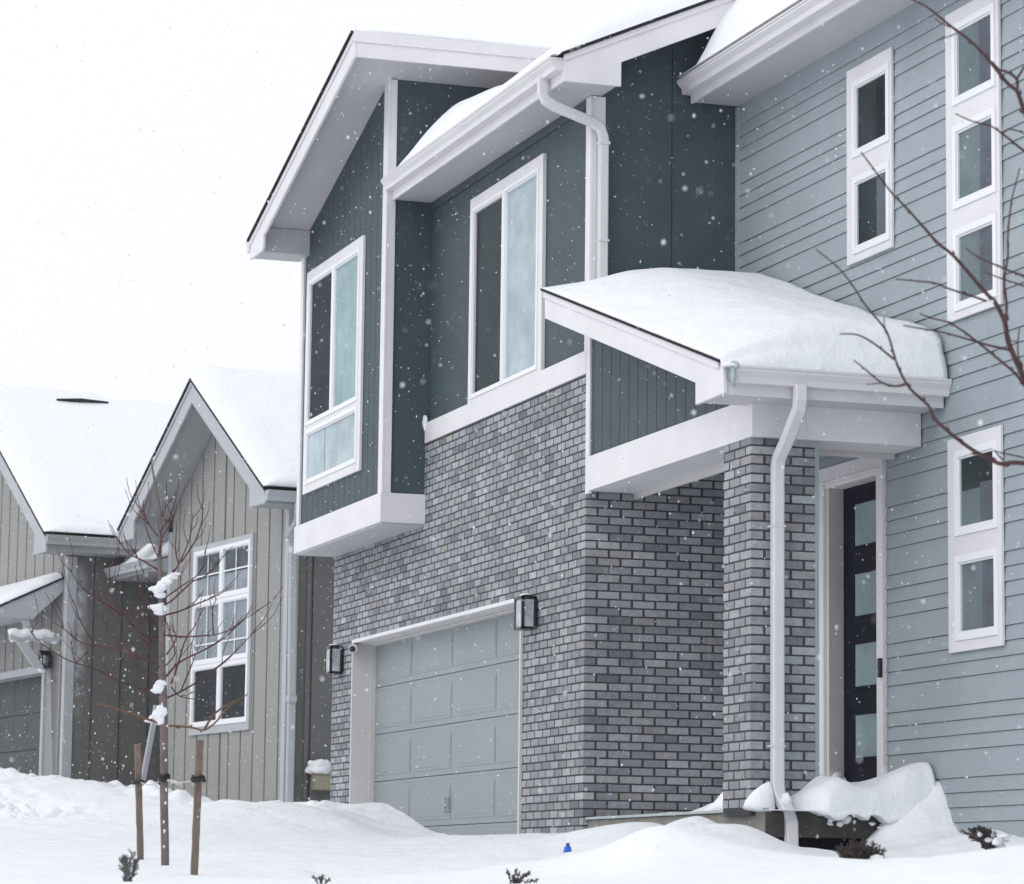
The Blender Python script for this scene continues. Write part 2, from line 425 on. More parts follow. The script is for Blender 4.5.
for X, Y, z in ((3.95, -.25, -.10), (3.95, -.05, -.24), (3.95, .25, -.255), (3.95, .6, -.30), (3.95, 1.0, -.25), (4.3, .1, -.31), (4.4, .6, -.33),
                (4.5, 1.2, -.14), (4.9, 1.25, -.20), (6, 1.2, -.24), (8, 1.2, -.22), (10, 1.0, -.2), (2.9, .6, -.5), (3.2, .5, -.45), (1.5, .6, -.3),
                (5.2, .3, -.36), (6.2, -.3, -.40), (8, -1, -.42),
                (-13, 6, .6), (-20, 8, .8), (-60, 0, 1.0), (-60, 40, 1.2), (0, 40, .8), (-60, -30, -1.0), (24, -9, -2.1), (22, -7.8, -1.7), (30, -20, -2.4),
                (8, -20, -1.4), (-20, -12, -.3), (-10, -6, -.2), (20, 5, -.3), (40, 10, -.6), (0, 10, .2), (-7.6, 1.5, .35), (-10, 1.5, .4)):
    CP.append((X, Y, z))
cps = np.array(CP)
def tps_fit(P, z, lam=0.0006):
    n = len(P); d = np.linalg.norm(P[:, None]-P[None], axis=2)
    K = np.where(d > 0, d*d*np.log(d+1e-9), 0)/50.0
    A = np.zeros((n+3, n+3)); A[:n, :n] = K+lam*np.eye(n); A[:n, n] = 1; A[:n, n+1:] = P; A[n, :n] = 1; A[n+1:, :n] = P.T
    return np.linalg.solve(A, np.concatenate([z, [0, 0, 0]]))
TW = tps_fit(cps[:, :2], cps[:, 2])
def tps(x, y):
    x = np.atleast_1d(x).astype(float); y = np.atleast_1d(y).astype(float); n = len(cps)
    r = TW[n]+TW[n+1]*x+TW[n+2]*y
    for i in range(n):
        d = np.hypot(x-cps[i, 0], y-cps[i, 1]); r = r+TW[i]*np.where(d > 0, d*d*np.log(d+1e-9), 0)/50.0
    return r
def gz(x, y):
    "terrain height"
    z = float(tps(x, y)[0]) if not isinstance(x, np.ndarray) else None
    return z+gdetail(x, y)
MP = at(655, 836, 16.2)
def gdetail(x, y):
    z = .024*noise.noise(Vector((x*.55, y*.9, 1.3)))+.014*noise.noise(Vector((x*2.0, y*2.4, 4)))+.006*noise.noise(Vector((x*6, y*6, 9)))
    # ploughed lumps: by the garage corner and in front of the neighbour
    for cx, cy, sx, sy, a in ((-7.4, -.9, 1.3, .55, 1.0), (-18.3, -2.0, 3.2, .7, .8), (-13.2, -.6, 2.6, .45, .5), (-13.5, -3.4, 5.5, .7, .55), (-9.5, -2.6, 2.5, .6, .4), (-4.5, -5.2, 3, .5, .0)):
        w = math.exp(-((x-cx)/sx)**2-((y-cy)/sy)**2)
        if w > .01:
            z -= .17*a*w
            z += 2.6*a*w*(.13*noise.noise(Vector((x*2.0, y*2.3, 7)))+.13*abs(noise.noise(Vector((x*3.6, y*4, 3))))+.07*noise.noise(Vector((x*8, y*8, 5))))
    dx, dy = x-MP.x, y-MP.y; la = dx*CR[0]+dy*CR[1]; lf = dx*CF[0]+dy*CF[1]
    z += .075*math.exp(-(la/(.20 if la < 0 else .30))**2-(lf/.9)**2)
    # drift against the siding at the end of the porch
    g_ = math.exp(-((x-3.63)/.25)**2-((y-1.35)/.52)**2)
    z += .54*g_*(1+.25*noise.noise(Vector((x*4, y*4, 2)))+.10*noise.noise(Vector((x*13, y*13, 6))))
    return z
xs = np.concatenate([np.linspace(-90, -30, 25)[:-1], np.linspace(-30, -22, 32)[:-1], np.linspace(-22, -4, 300)[:-1], np.linspace(-4, 8, 240)[:-1],
                     np.linspace(8, 18, 90)[:-1], np.linspace(18, 60, 40)])
ys = np.concatenate([np.linspace(-60, -12, 30)[:-1], np.linspace(-12, -4, 70)[:-1], np.linspace(-4, 2, 150)[:-1], np.linspace(2, 10, 30)[:-1], np.linspace(10, 120, 40)])
GX, GY = np.meshgrid(xs, ys, indexing='ij')
Z = tps(GX.ravel(), GY.ravel())
Z = np.clip(Z, -3.0, 3.0)
vs_ = []
for k, (x, y) in enumerate(zip(GX.ravel(), GY.ravel())):
    z = Z[k]
    far = max(0, min(1, (abs(x+2)-30)/20, 1)) if abs(x+2) > 30 else 0
    if -26 < x < 20 and -12 < y < 4: z += gdetail(x, y)
    vs_.append((x, y, z))
nx, ny = len(xs), len(ys)
fs_ = [(i*ny+j, (i+1)*ny+j, (i+1)*ny+j+1, i*ny+j+1) for i in range(nx-1) for j in range(ny-1)]
# skirt out to the horizon
g = MB().add(vs_, fs_)
H = 1500
for (a, b, c, d) in ((-H, -90, -H, H), (60, H, -H, H), (-90, 60, -H, -60), (-90, 60, 120, H)):
    g.add([(a, c, -2.6), (b, c, -2.6), (b, d, -2.6), (a, d, -2.6)], [(0, 1, 2, 3)])
gr = g.build('ground', 'snow', smooth=True, recalc=False)
tag(gr, 'snow covered ground rising to the houses', 'ground', kind='structure')

# ------------------------------------------------------------------ MAIN HOUSE
house = empty('house', (0, 0, 0))
tag(house, 'two storey house with grey brick garage, dark teal boarding and blue grey siding', 'house')

# --- brick: every brick a small block laid on a dark mortar wall
BL, BH, MJ, MV = 0.2, 0.0666, 0.0135, 0.021
def bricks(mb, axis, c, end, face, outs, z0, z1, lead=lambda k: 0.0, holes=(), thick=.0015, back=.03):
    """courses laid from the corner c towards end; lead(k) = length of the corner brick of course k (left free); holes: (lo, hi, ztop)"""
    dr = 1 if end > c else -1
    for k in range(math.floor(z0/BH), int(z1/BH)+1):
        zb, zt = max(k*BH+MJ/2, z0), min((k+1)*BH-MJ/2, z1)
        if zt-zb < .014: continue
        t0 = lead(k)
        while t0 < abs(end-c)-.004:
            t1 = min(t0+BL, abs(end-c))
            l, r = sorted((c+dr*(t0+(MV/2)), c+dr*(t1-(MV/2 if t1 < abs(end-c)-.001 else 0))))
            t0 += BL
            segs = [(l, r)]
            for (h0, h1, hz) in holes:
                if zb < hz-.012:
                    ns = []
                    for a, b_ in segs:
                        if b_ <= h0 or a >= h1: ns.append((a, b_))
                        else:
                            if a < h0: ns.append((a, h0))
                            if b_ > h1: ns.append((h1, b_))
                    segs = ns
            for a, b_ in segs:
                if b_-a < .012: continue
                zlo = zb
                for (h0, h1, hz) in holes:
                    if b_ > h0 and a < h1 and zb < hz: zlo = hz
                j = random.uniform(-.0025, .0025); t = thick+random.uniform(-.001, .001)
                f0, f1 = face+outs*t, face-outs*back
                lo, hi = min(f0, f1), max(f0, f1)
                if axis == 'x': mb.box(a, b_, lo, hi, zlo+j*.5, zt+j*.5)
                else: mb.box(lo, hi, a, b_, zlo+j*.5, zt+j*.5)
def corner_bricks(mb, cx, z0, z1, w=.2):
    "corner bricks at (cx, 0): long on the front in even courses, long on the side in odd ones"
    for k in range(math.floor(z0/BH), int(z1/BH)+1):
        zb, zt = max(k*BH+MJ/2, z0), min((k+1)*BH-MJ/2, z1)
        if zt-zb < .014: continue
        a, b_ = (BL, BL/2) if k % 2 == 0 else (BL/2, BL)
        j = random.uniform(-.002, .002)
        mb.box(cx-a+MV/2, cx+.002+j*.3, -.002+j*.3, b_-MV/2, zb, zt)
lead_front = lambda k: BL if k % 2 == 0 else BL/2
lead_side = lambda k: BL/2 if k % 2 == 0 else BL
GX0, GX1, GZ = -6.80, -1.53, 1.872        # garage opening
XL = -7.585
br = MB()
bricks(br, 'x', 0, XL, 0, -1, -.7, 3.54, lead_front, holes=((GX0, GX1, GZ),))
corner_bricks(br, 0, -.7, 3.54)
br.build('brick_front', 'brick', house)
br = MB(); bricks(br, 'y', 0, 1.295, 0, 1, -.05, 3.0, lead_side); br.build('brick_side', 'brick', house)
mo = MB()
mo.box(XL+.004, GX0, .0003, .30, -.8, 3.54); mo.box(GX1, -.0003, .0003, .30, -.8, 3.54); mo.box(GX0, GX1, .0003, .30, GZ, 3.54)
mo.box(-.30, -.0003, .30, 1.31, -.8, 3.54)
mo.build('mortar_wall', 'mortar_and_gap_shade', house)

# --- garage opening lining and door
l = MB()
l.box(GX0, GX0+.035, -.022, .27, -.8, GZ-.035); l.build('garage_jamb', 'beige', house, bevel=.003); l = MB(); l.box(GX1-.035, GX1, -.022, .27, -.8, GZ-.035); 
l.build('garage_jamb', 'beige', house, bevel=.003)
l = MB(); l.box(GX0, GX1, -.024, .27, GZ-.035, GZ)
l.build('garage_head_trim', 'trim', house, bevel=.003)
l = MB()
for i, (d, h) in enumerate(((.08, .012), (.15, .026))): 
    l.box(GX0+.035, GX1-.035, d, .27, GZ-.035-h, GZ-.036)
l.box(GX0+.036, GX0+.048, .165, .27, -.8, GZ-.06)
l.box(GX1-.048, GX1-.036, .165, .27, -.8, GZ-.06)
l.build('garage_stop_moulding', 'beige', house, bevel=.002)
gd = MB(); DX0, DX1 = GX0+.04, GX1-.04
SH = .464; zt = 1.861; GY = .215
for k in range(5):
    z1 = zt-k*SH-.003; z0 = z1-SH+.006
    gd.box(DX0, DX1, GY+.003, GY+.03, z0, z1)
    gd.box(DX0, DX1, GY+.001, GY+.0035, z1-.035, z1-.004)
door_o = gd.build('garage_door', 'garage', house, bevel=.002)
pn = MB()
for k in range(5):
    z1 = zt-k*SH-.003; z0 = z1-SH+.006
    for c in range(4):
        a = DX0+.06+c*1.30; b = a+1.20
        # stamped ring: shallow channel drawn by a raised field
        pn.prism([(a, z0+.055), (b, z0+.055), (b, z1-.075), (a, z1-.075)], 'y', GY+.0025, GY-.001)
        pn.prism([(a+.03, z0+.085), (b-.03, z0+.085), (b-.03, z1-.105), (a+.03, z1-.105)], 'y', GY-.0012, GY-.0035)
pn.build('stamped_panel', 'garage', door_o, bevel=.004)
hd = MB(); hp = on_plane(451, 805, np.array([0, 1., 0]), .24)
hd.box(hp.x-.045, hp.x-.025, GY-.03, GY, hp.z-.07, hp.z+.07); hd.box(hp.x+.03, hp.x+.05, GY-.03, GY, hp.z-.07, hp.z+.07)
hd.box(hp.x-.05, hp.x+.055, GY-.035, GY-.015, hp.z-.012, hp.z+.012)
hd.build('handle', 'greysoffit', door_o, bevel=.003)

# --- belt board, corner boards, upper teal walls
b = MB(); b.box(-4.425, .02, -.018, .03, 3.545, 3.735); b.build('belt_board', 'trim', house, bevel=.004)
b = MB(); b.box(-4.45, -.13, .03, .2, 3.56, 5.85)
b.build('front_wall_teal', 'teal', house)
mt_ = lambda y: 6.04+.445*(y+.37)-.03
b = MB(); b.prism([(.03, 2.95), (1.30, 2.95), (1.30, mt_(1.30)), (.03, mt_(.03))], 'x', -.14, 0.0)
b.prism([(1.30, 4.5), (4.5, 4.5), (4.5, mt_(4.5)), (1.30, mt_(1.30))], 'x', -.14, 0.0)
b.build('side_wall_teal', 'teal', house)
b = MB(); b.box(-.001, .003, .72, .726, 4.0, 6.3); b.build('panel_seam', 'shingle', house)
cb = MB(); cb.box(-.085, .024, .004, .03, 3.737, 5.835); cb.build('corner_board', 'trim', house, bevel=.003); cb = MB(); cb.box(0.001, .024, .0305, .135, 2.9, 5.835)
cb.build('corner_board', 'trim', house, bevel=.003)
b = MB(); b.box(-4.44, -.02, .012, .0305, 5.76, 5.838); b.build('frieze_board', 'teal', house)

# --- bay
XB = -4.457
b = MB()
top = lambda x: 6.994+.316*(x+4.66)-.008
grooved(b, 'x', -7.455, -4.57, -.43, .02, lambda x: 3.05, top, .2, .010, .05)
grv = b.build('bay_front_boarding', 'teal', house)
b = MB()
b.prism([(-7.54, 3.06), (XB-.01, 3.06), (XB-.01, top(XB-.01)), (-7.54, top(-7.54))], 'y', -.417, .4)
b.prism([(-7.54, 3.06), (-4.458, 3.06), (-4.458, top(-4.458)+.02), (-7.54, top(-7.54))], 'y', -.405, 6.0)
b.build('bay_wall', 'teal', house)
b = MB(); b.prism([(-.42, 3.06), (.03, 3.06), (.03, 5.85), (2.8, 7.02), (2.8, 7.02), (-.42, 7.02)], 'x', XB-.02, XB); b.build('bay_side_boarding', 'teal', house)
b = MB()
b.box(-7.59, XB+.028, -.462, -.02, 2.79, 3.065)
b.build('bay_band', 'trim', house, bevel=.004)
b = MB(); b.box(-7.57, XB-.01, -.43, -.025, 2.775, 2.789); b.build('bay_underside', 'soffit', house)
b = MB()
b.box(-7.555, -7.455, -.452, -.40, 3.066, 6.12)
b.build('bay_corner_board', 'trim', house, bevel=.003); b = MB()
b.box(-4.57, XB+.022, -.452, -.425, 3.066, 7.04); b.box(XB, XB+.022, -.4245, -.362, 3.066, 7.0)
b.build('bay_corner_board', 'trim', house, bevel=.003)

# --- bay roof (single slope falling to the left)
YR = -.925
rt = lambda x: 7.245+.316*(x+3.866)
b = MB(); b.prism([(-7.70, rt(-7.70)-.02), (-3.895, rt(-3.895)-.02), (-3.895, rt(-3.895)-.05), (-7.70, rt(-7.70)-.05)], 'y', YR+.028, 6.2)
b.build('bay_soffit', 'soffit', house)
b = MB(); b.prism([(-7.72, 5.84), (-7.32, 5.84), (-7.32, rt(-7.32)-.055), (-7.72, rt(-7.72)-.055)], 'y', YR+.028, -.40); b.build('bay_eave_return', 'soffit', house, bevel=.003)
b = MB()
b.prism([(-7.74, rt(-7.74)), (-3.866, rt(-3.866)), (-3.866, rt(-3.866)-.215), (-7.19, rt(-7.19)-.215), (-7.19, 5.875), (-7.22, 5.835), (-7.74, 5.83)], 'y', YR, YR+.027)
b.box(-3.894, -3.862, YR+.0275, 6.2, rt(-3.866)-.215, rt(-3.866)+.0)
b.box(-3.862, -3.848, YR-.010, 6.2, rt(-3.866)-.075, rt(-3.866)+.034)
b.prism([(-7.76, rt(-7.76)+.004), (-3.863, rt(-3.863)+.004), (-3.863, rt(-3.863)-.05), (-7.76, rt(-7.76)-.05)], 'y', YR-.014, YR-.0005)
b.build('bay_rake_board', 'trim', house, bevel=.003)
b = MB(); b.prism([(-7.76, rt(-7.76)+.006), (-3.866, rt(-3.866)+.006), (-3.866, rt(-3.866)+.030), (-7.76, rt(-7.76)+.030)], 'y', YR-.035, 6.2)
b.build('bay_roof', 'shingle', house)
b = MB(); gutter(b, 'y', YR-.01, 6.0, -7.745, -1, rt(-7.76)+.02, .12, .13); b.build('bay_gutter', 'gutter', house, smooth=False)

# --- middle roof over the wide window (slope rising to the back)
mt = lambda y: 6.04+.445*(y+.37)
ME = 4.2
b = MB(); b.prism([(-.345, 5.842), (.10, 5.842), (.10, mt(.10)-.06), (ME, mt(ME)-.06), (ME, mt(ME)-.01), (-.345, mt(-.345)-.01)], 'x', -4.44, .395)
b.build('middle_soffit', 'soffit', house)
b = MB(); b.prism([(-.37, 5.83), (.12, 5.83), (.12, 6.03), (ME, 6.03+.445*(ME-.12)), (ME, mt(ME)), (-.37, mt(-.37))], 'x', .396, .422)
b.prism([(-.372, mt(-.372)-.048), (ME, mt(ME)-.048), (ME, mt(ME)+.004), (-.372, mt(-.372)+.004)], 'x', .4225, .436)
b.build('middle_rake_board', 'trim', house, bevel=.003)
b = MB(); b.box(-4.43, .3955, -.37, -.3455, 5.832, 6.03); b.build('middle_fascia', 'trim', house, bevel=.003)
b = MB(); b.prism([(-.40, mt(-.40)+.006), (ME, mt(ME)+.006), (ME, mt(ME)+.03), (-.40, mt(-.40)+.03)], 'x', -4.45, .455)
b.build('middle_roof', 'shingle', house)
b = MB(); gutter(b, 'x', -4.43, .40, -.371, -1, 6.022, .105, .115); b.build('middle_gutter', 'gutter', house)

# --- right wing siding
SY = 1.30
DX, DW = (1.80, 2.76), None
b = MB()
b.box(0.0, 1.74, SY+.014, SY+.2, -.8, 5.9); b.box(2.82, 10.0, SY+.014, SY+.2, -.8, 5.9); b.box(1.74, 2.82, SY+.014, SY+.2, 2.57, 5.9)
b.build('sheathing', 'shingle', house)
lines = []
z = .218-.4977
heights = []
zz = .218-2*.4977
while zz < 5.9:
    for h in (.1925, .1017, .1017, .1018):
        lines.append((zz, zz+h)); zz += h
cl = MB()
def clap(x0, x1, z0, z1):
    cl.prism([(SY-.004, z0+.0035), (SY+.014, z0+.0035), (SY+.014, z1+.0), (SY+.007, z1+.0)], 'x', x0, x1)
for z0, z1 in lines:
    z1c = min(z1, 5.86)
    if z0 > 5.84 or z1 < -.8: continue
    segs = [(.05, 10.0)]
    if z0 < 2.57: segs = [(.05, 1.72), (2.84, 10.0)]
    for a, c in segs:
        # butt joints
        cuts = sorted([a]+[q for q in ((3.35+((z0*7.3) % 1)*3.0), ) if a+.3 < q < c-.3]+[c])
        for p, q in zip(cuts[:-1], cuts[1:]): clap(p, q-.002, z0, z1c)
cl.build('lap_siding', 'siding', house)
b = MB(); b.box(.002, .055, SY-.018, SY+.013, 2.9, 5.85); b.build('siding_corner_strip', 'siding', house, bevel=.002)

# --- right wing roof
ut = lambda y: 6.045+.46*(y-.88)
b = MB(); b.prism([(.905, 5.862), (1.5, 5.862), (8, 8.85), (8, ut(8)-.01), (.905, ut(.905)-.01)], 'x', .02, 10.2); b.build('upper_soffit', 'soffit', house)
b = MB(); b.box(.015, 10.2, .88, .9045, 5.85, 6.03); b.build('upper_fascia', 'trim', house, bevel=.003)
b = MB(); b.prism([(.85, ut(.85)+.006), (8, ut(8)+.006), (8, ut(8)+.03), (.85, ut(.85)+.03)], 'x', .01, 10.2); b.build('upper_roof', 'shingle', house)
b = MB(); gutter(b, 'x', .03, 10.2, .879, -1, 6.030, .115, .125); b.build('upper_gutter', 'gutter', house)
b = MB(); b.prism([(.80, 6.00), (1.02, 6.02), (1.02, 6.17), (.93, 6.12), (.86, 6.06)], 'x', .004, .016); b.build('kickout_flashing', 'flash', house)

# --- house body behind the facades
b = MB(); b.box(-7.60, -.31, .31, 9, -.8, 5.8); b.box(.01, 10, 1.52, 9, -.8, 5.8)
b.build('rear_walls', 'siding', house)

# --- windows of the main house
P_ = -.43
w1 = window(house, -.431, -7.30, -5.20, 3.365, 5.645,
    [(-7.165, -6.29, 4.09, 5.505, [(0, 1, 0, 1, 'room_dark')]), (-6.21, -5.34, 4.09, 5.505, [(0, 1, 0, 1, 'shade_teal')]),
     (-7.165, -5.34, 3.49, 3.965, [(0, 1, 0, 1, 'shade_mint'), (.33, .345, 0, 1, 'blind_grey')])], tp=.028, fw=.04)
w1['label'] = 'tall three part window with one dark sash on the projecting bay'
w2 = window(house, .029, -3.15, -1.13, 3.737, 5.607,
    [(-3.04, -2.20, 3.80, 5.475, [(0, 1, 0, 1, 'room_green'), (0, .10, 0, 1, 'room_dark')]), (-2.125, -1.26, 3.80, 5.475, [(0, 1, 0, 1, 'shade_pale')])], tp=.035, fw=.032)
w2['label'] = 'wide sliding window with one dark and one pale sash above the brick'
gl = lambda split=.60: [(0, 1, 0, 1, 'reflection_green'), (split, 1, 0, 1, 'reflection_lilac')]  # two tones painting the split reflection in the glass
dk = [(0, 1, 0, 1, 'room_green'), (.62, 1, 0, 1, 'room_dark')]
dk2 = [(0, 1, 0, 1, 'room_green'), (.62, 1, 0, 1, 'reflection_lilac')]
FY = SY-.004
window(house, FY, 2.235, 3.03, 4.115, 5.62, [(2.40, 2.95, 4.967, 5.46, dk), (2.40, 2.95, 4.227, 4.717, dk2)], tp=.022, fw=.05)
window(house, FY, 3.93, 4.75, 3.40, 5.62, [(4.10, 4.655, 4.979, 5.47, gl(.6)), (4.10, 4.655, 4.235, 4.735, gl(.6)), (4.10, 4.655, 3.507, 3.99, gl(.58))], tp=.022, fw=.05)
window(house, FY, 3.92, 4.73, 1.08, 2.57, [(4.09, 4.63, 1.93, 2.426, [(0, 1, 0, 1, 'room_green'), (0, .58, 0, .52, 'reflection_green'), (.58, 1, .58, 1, 'reflection_brown'), (.58, 1, 0, .58, 'reflection_lilac')]),  # upper pane: tones paint the reflection of a building
                                            (4.09, 4.63, 1.205, 1.693, gl(.6))], tp=.022, fw=.05)

# --- front door
DY = 1.42
fc = MB(); M['casing'] = mat('casing_paint', (0.72, 0.71, 0.72), 0.5, 0.3, None, 0.06, 2)
fc.box(1.655, 1.80, SY-.03, SY+.13, -.05, 2.50); fc.box(2.745, 2.855, SY-.03, SY+.13, -.05, 2.50)
fc.box(1.645, 2.862, SY-.034, SY+.13, 2.50, 2.625); fc.box(1.80, 2.745, SY-.012, SY+.13, 2.47, 2.50)
fc.box(1.70, 2.81, SY-.046, SY-.0345, 2.505, 2.515)
fd_case = fc.build('door_casing', 'casing', house, bevel=.004)
b = MB(); b.box(1.80, 1.845, SY-.005, DY, -.05, 2.47); b.box(2.70, 2.745, SY-.005, DY, -.05, 2.47); b.build('jamb', 'beige', fd_case, bevel=.003)
b = MB(); b.box(1.845, 2.70, DY, DY+.045, .05, 2.47)
fd = b.build('front_door', 'door', house, bevel=.003)
for k in range(4):
    z1 = 2.325-.5275*k
    b = MB(); b.box(2.065, 2.51, DY-.006, DY-.001, z1-.315, z1); b.build('glass_panel', 'frosted', fd)
    b = MB()
    for q in ((2.05, 2.065, z1-.33, z1+.015), (2.51, 2.525, z1-.33, z1+.015), (2.065, 2.51, z1, z1+.015), (2.065, 2.51, z1-.33, z1-.315)):
        b.box(q[0], q[1], DY-.012, DY-.0005, q[2], q[3])
    b.build('glass_moulding', 'door', fd)
b = MB(); b.box(1.80, 2.745, SY-.02, DY+.05, -.05, .05); b.build('threshold', 'flash', house)

# --- porch: column, beams, gable, roof
CX0, CX1, CY1 = 2.92, 3.426, .485
b = MB(); 
bricks(b, 'x', CX1, CX0, 0, -1, -.02, 2.60, lead_front, back=.02)
bricks(b, 'y', 0, CY1, CX1, 1, -.02, 2.60, lead_side, back=.02)
corner_bricks(b, CX1, -.02, 2.60)
b.build('porch_column_brick', 'brick', house)
b = MB(); b.box(CX0+.002, CX1-.0003, .0003, CY1, -.05, 2.62); b.build('porch_column_core', 'mortar_and_gap_shade', house)
b = MB(); b.box(CX1-.05, CX1+.004, CY1+.0005, CY1+.03, 0, 2.58); b.build('column_edge_strip', 'siding', house)
b = MB()
b.box(.065, 3.475, -.014, .40, 2.585, 2.862)
b.box(3.04, 3.475, .4005, 1.29, 2.585, 2.862)
b.build('porch_beam', 'trim', house, bevel=.004)
b = MB(); b.box(.02, 3.03, .401, .43, 2.545, 2.70); b.box(3.01, 3.038, .431, 1.29, 2.545, 2.70); b.build('porch_inner_trim', 'beige', house, bevel=.003)
b = MB(); b.box(.01, 3.01, .43, 1.28, 2.83, 2.86); b.build('porch_ceiling', 'soffit', house)
pt = lambda x: 4.178-.306*(x-.06)
b = MB()
grooved(b, 'x', .115, 3.44, .0, .014, lambda x: 2.862, lambda x: pt(x)-.12, .2, .010, .06)
b.build('porch_gable_boarding', 'teal', house)
b = MB(); b.prism([(.02, 2.866), (3.44, 2.862), (3.44, pt(3.44)-.12), (.02, pt(.02)-.12)], 'y', .013, .12); b.build('porch_gable_backing', 'teal', house)
b = MB(); b.prism([(.02, 2.565), (.112, 2.565), (.112, pt(.112)-.10), (.02, pt(.02)-.10)], 'y', -.0150, .0125); b.build('porch_corner_board', 'trim', house, bevel=.003)
b = MB(); b.prism([(.07, pt(.07)-.015), (3.82, pt(3.82)-.015), (3.82, 2.818), (3.345, 2.818), (3.345, pt(3.345)-.19), (.07, pt(.07)-.19)], 'y', -.358, 1.285)
b.build('porch_soffit', 'soffit', house)
b = MB(); b.prism([(.06, pt(.06)), (3.84, pt(3.84)), (3.86, 2.815), (3.33, 2.805), (3.33, pt(3.33)-.215), (.06, pt(.06)-.215)], 'y', -.385, -.3585)
b.prism([(.052, pt(.052)+.004), (3.78, pt(3.78)+.004), (3.78, pt(3.78)-.048), (.052, pt(.052)-.048)], 'y', -.400, -.3855)
b.build('porch_rake_board', 'trim', house, bevel=.003)
b = MB(); b.box(3.8205, 3.842, -.357, 1.288, 2.81, 2.995); b.build('porch_fascia', 'gutter', house, bevel=.003)
b = MB(); b.prism([(.035, pt(.035)+.006), (3.845, pt(3.845)+.006), (3.845, pt(3.845)+.024), (.035, pt(.035)+.024)], 'y', -.415, 1.285)
b.build('porch_roof', 'shingle', house)
b = MB(); gutter(b, 'y', -.335, 1.292, 3.843, 1, 3.000, .115, .110)
b.build('porch_gutter', 'gutter', house)

# --- downspouts
b = MB()
p0 = Vector((.075, -.43, 5.93))
b.rect_pipe([p0, p0+Vector((0, 0, -.13)), (.078, -.40, 5.745), (.08, -.33, 5.705), (.082, .0, 5.60), (.084, .07, 5.555), (.085, .095, 5.48), (.085, .095, 4.9), (.085, .095, 4.1)], .078, .06)
b.box(.04, .125, .052, .140, 5.42, 5.445)
b.box(.04, .125, .052, .140, 4.62, 4.635)
b.build('corner_downspout', 'gutter', house, smooth=False)
b = MB()
b.rect_pipe([(3.90, .165, 2.90), (3.90, .165, 2.79), (3.885, .165, 2.73), (3.70, .165, 2.56), (3.53, .165, 2.43), (3.505, .166, 2.36), (3.50, .168, 2.2), (3.50, .168, .5), (3.50, .168, .16), (3.515, .175, .09), (3.60, .20, -.02), (3.64, .21, -.10), (3.65, .21, -.32)], .086, .066)
b.box(3.43, 3.538, .12, .216, .42, .435); b.box(3.43, 3.538, .12, .216, 1.95, 1.965)
b.build('porch_downspout', 'gutter', house)

# --- porch slab
b = MB(); b.box(.0, 3.60, .035, 1.285, -.19, -.022); b.build('porch_slab', 'concrete', house, bevel=.01)
b = MB(); b.box(3.601, 3.63, .03, 1.28, -.20, -.03); b.build('slab_edge', 'darkconc', house, bevel=.008)
b = MB(); b.box(.1, 3.46, .08, 1.28, -.9, -.191); b.build('porch_void_shade', 'door', house)  # near-black block stands in for the shade under the slab
b = MB(); b.box(.02, 3.62, .012, .055, -.021, -.002); b.build('porch_flashing', 'flash', house)

for o_ in list(house.children):
    if o_.name.split('.')[0] in ('bay_front_boarding', 'bay_wall', 'bay_band', 'bay_underside', 'bay_corner_board'): o_.location.y += .028
w1.location.y += .028
# ------------------------------------------------------------------ fittings on the main house
def lantern(x, z, label):
    t = empty('wall_lantern', (x, -.02, z))
    tag(t, label, 'wall lamp', 'wall lanterns either side of the garage door')
    W, D, Hh = .105, .13, .275
    f = MB(); r = .024
    for sx in (-W+.0, W-r):
        for y0 in (-D, -.022): f.box(sx, sx+r, y0, y0+r, 0, Hh)
    f.box(-W, W, -D, -.006, Hh-.025, Hh); f.box(-W, W, -D, -.006, 0, .02)
    f.box(-W+.03, W-.03, -D+.03, -.03, Hh, Hh+.012)
    f.build('frame', 'black', t, bevel=.002)
    b = MB(); b.box(-W+.01, W-.01, -.0055, .0, .0, Hh); b.build('back_plate', 'black', t)
    b = MB(); b.box(-W+.024, W-.024, -D+.010, -D+.012, .022, Hh-.027); b.box(W-.008, W-.006, -D+.018, -.024, .022, Hh-.027); b.box(-W+.006, -W+.008, -D+.018, -.024, .022, Hh-.027)
    b.build('glass', 'lampglass', t)
    b = MB(); b.tube([(0, -.07, .03), (0, -.07, Hh-.06)], .038, 14); b.build('diffuser', 'whiteplastic', t, smooth=True)
    s = MB(); s.blob((-.02, -.06, Hh+.016), (.07, .05, .014), 2, .2, x); s.build('snow_cap', 'snow', t, smooth=True)
    return t
p = on_plane(527.5, 629, np.array([0, 1., 0]), -.09); lantern(p.x-.08, p.z, 'square black lantern beside the upper right corner of the garage door')
p = on_plane(334.5, 673.5, np.array([0, 1., 0]), -.09); lantern(p.x-.07, p.z, 'square black lantern left of the garage door under the bay')
p = on_plane(354.5, 649, np.array([1., 0, 0]), GX0+.06)
t = empty('security_camera', (GX0+.036, p.y, p.z)); tag(t, 'small white security camera with black lens in the garage door reveal', 'camera')
b = MB(); b.tube([(0, 0, .02), (.03, 0, .02)], .035, 16); b.build('mount', 'whiteplastic', t, smooth=True)
b = MB(); b.blob((.075, -.02, 0), (.05, .05, .045), 3, 0); b.build('body', 'whiteplastic', t, smooth=True)
b = MB(); b.blob((.105, -.045, -.006), (.032, .032, .032), 3, 0); b.build('lens', 'black', t, smooth=True)
t = empty('doorbell', (2.835, SY-.031, 1.045)); tag(t, 'slim black doorbell on the right casing of the front door', 'doorbell')
b = MB(); b.box(-.018, .022, -.03, .0, -.07, .07); b.build('body', 'black', t, bevel=.006)
b = MB(); b.tube([(.002, -.034, -.03), (.002, -.0305, -.03)], .012, 14); b.build('button', 'frosted', t)
ic = MB(); 
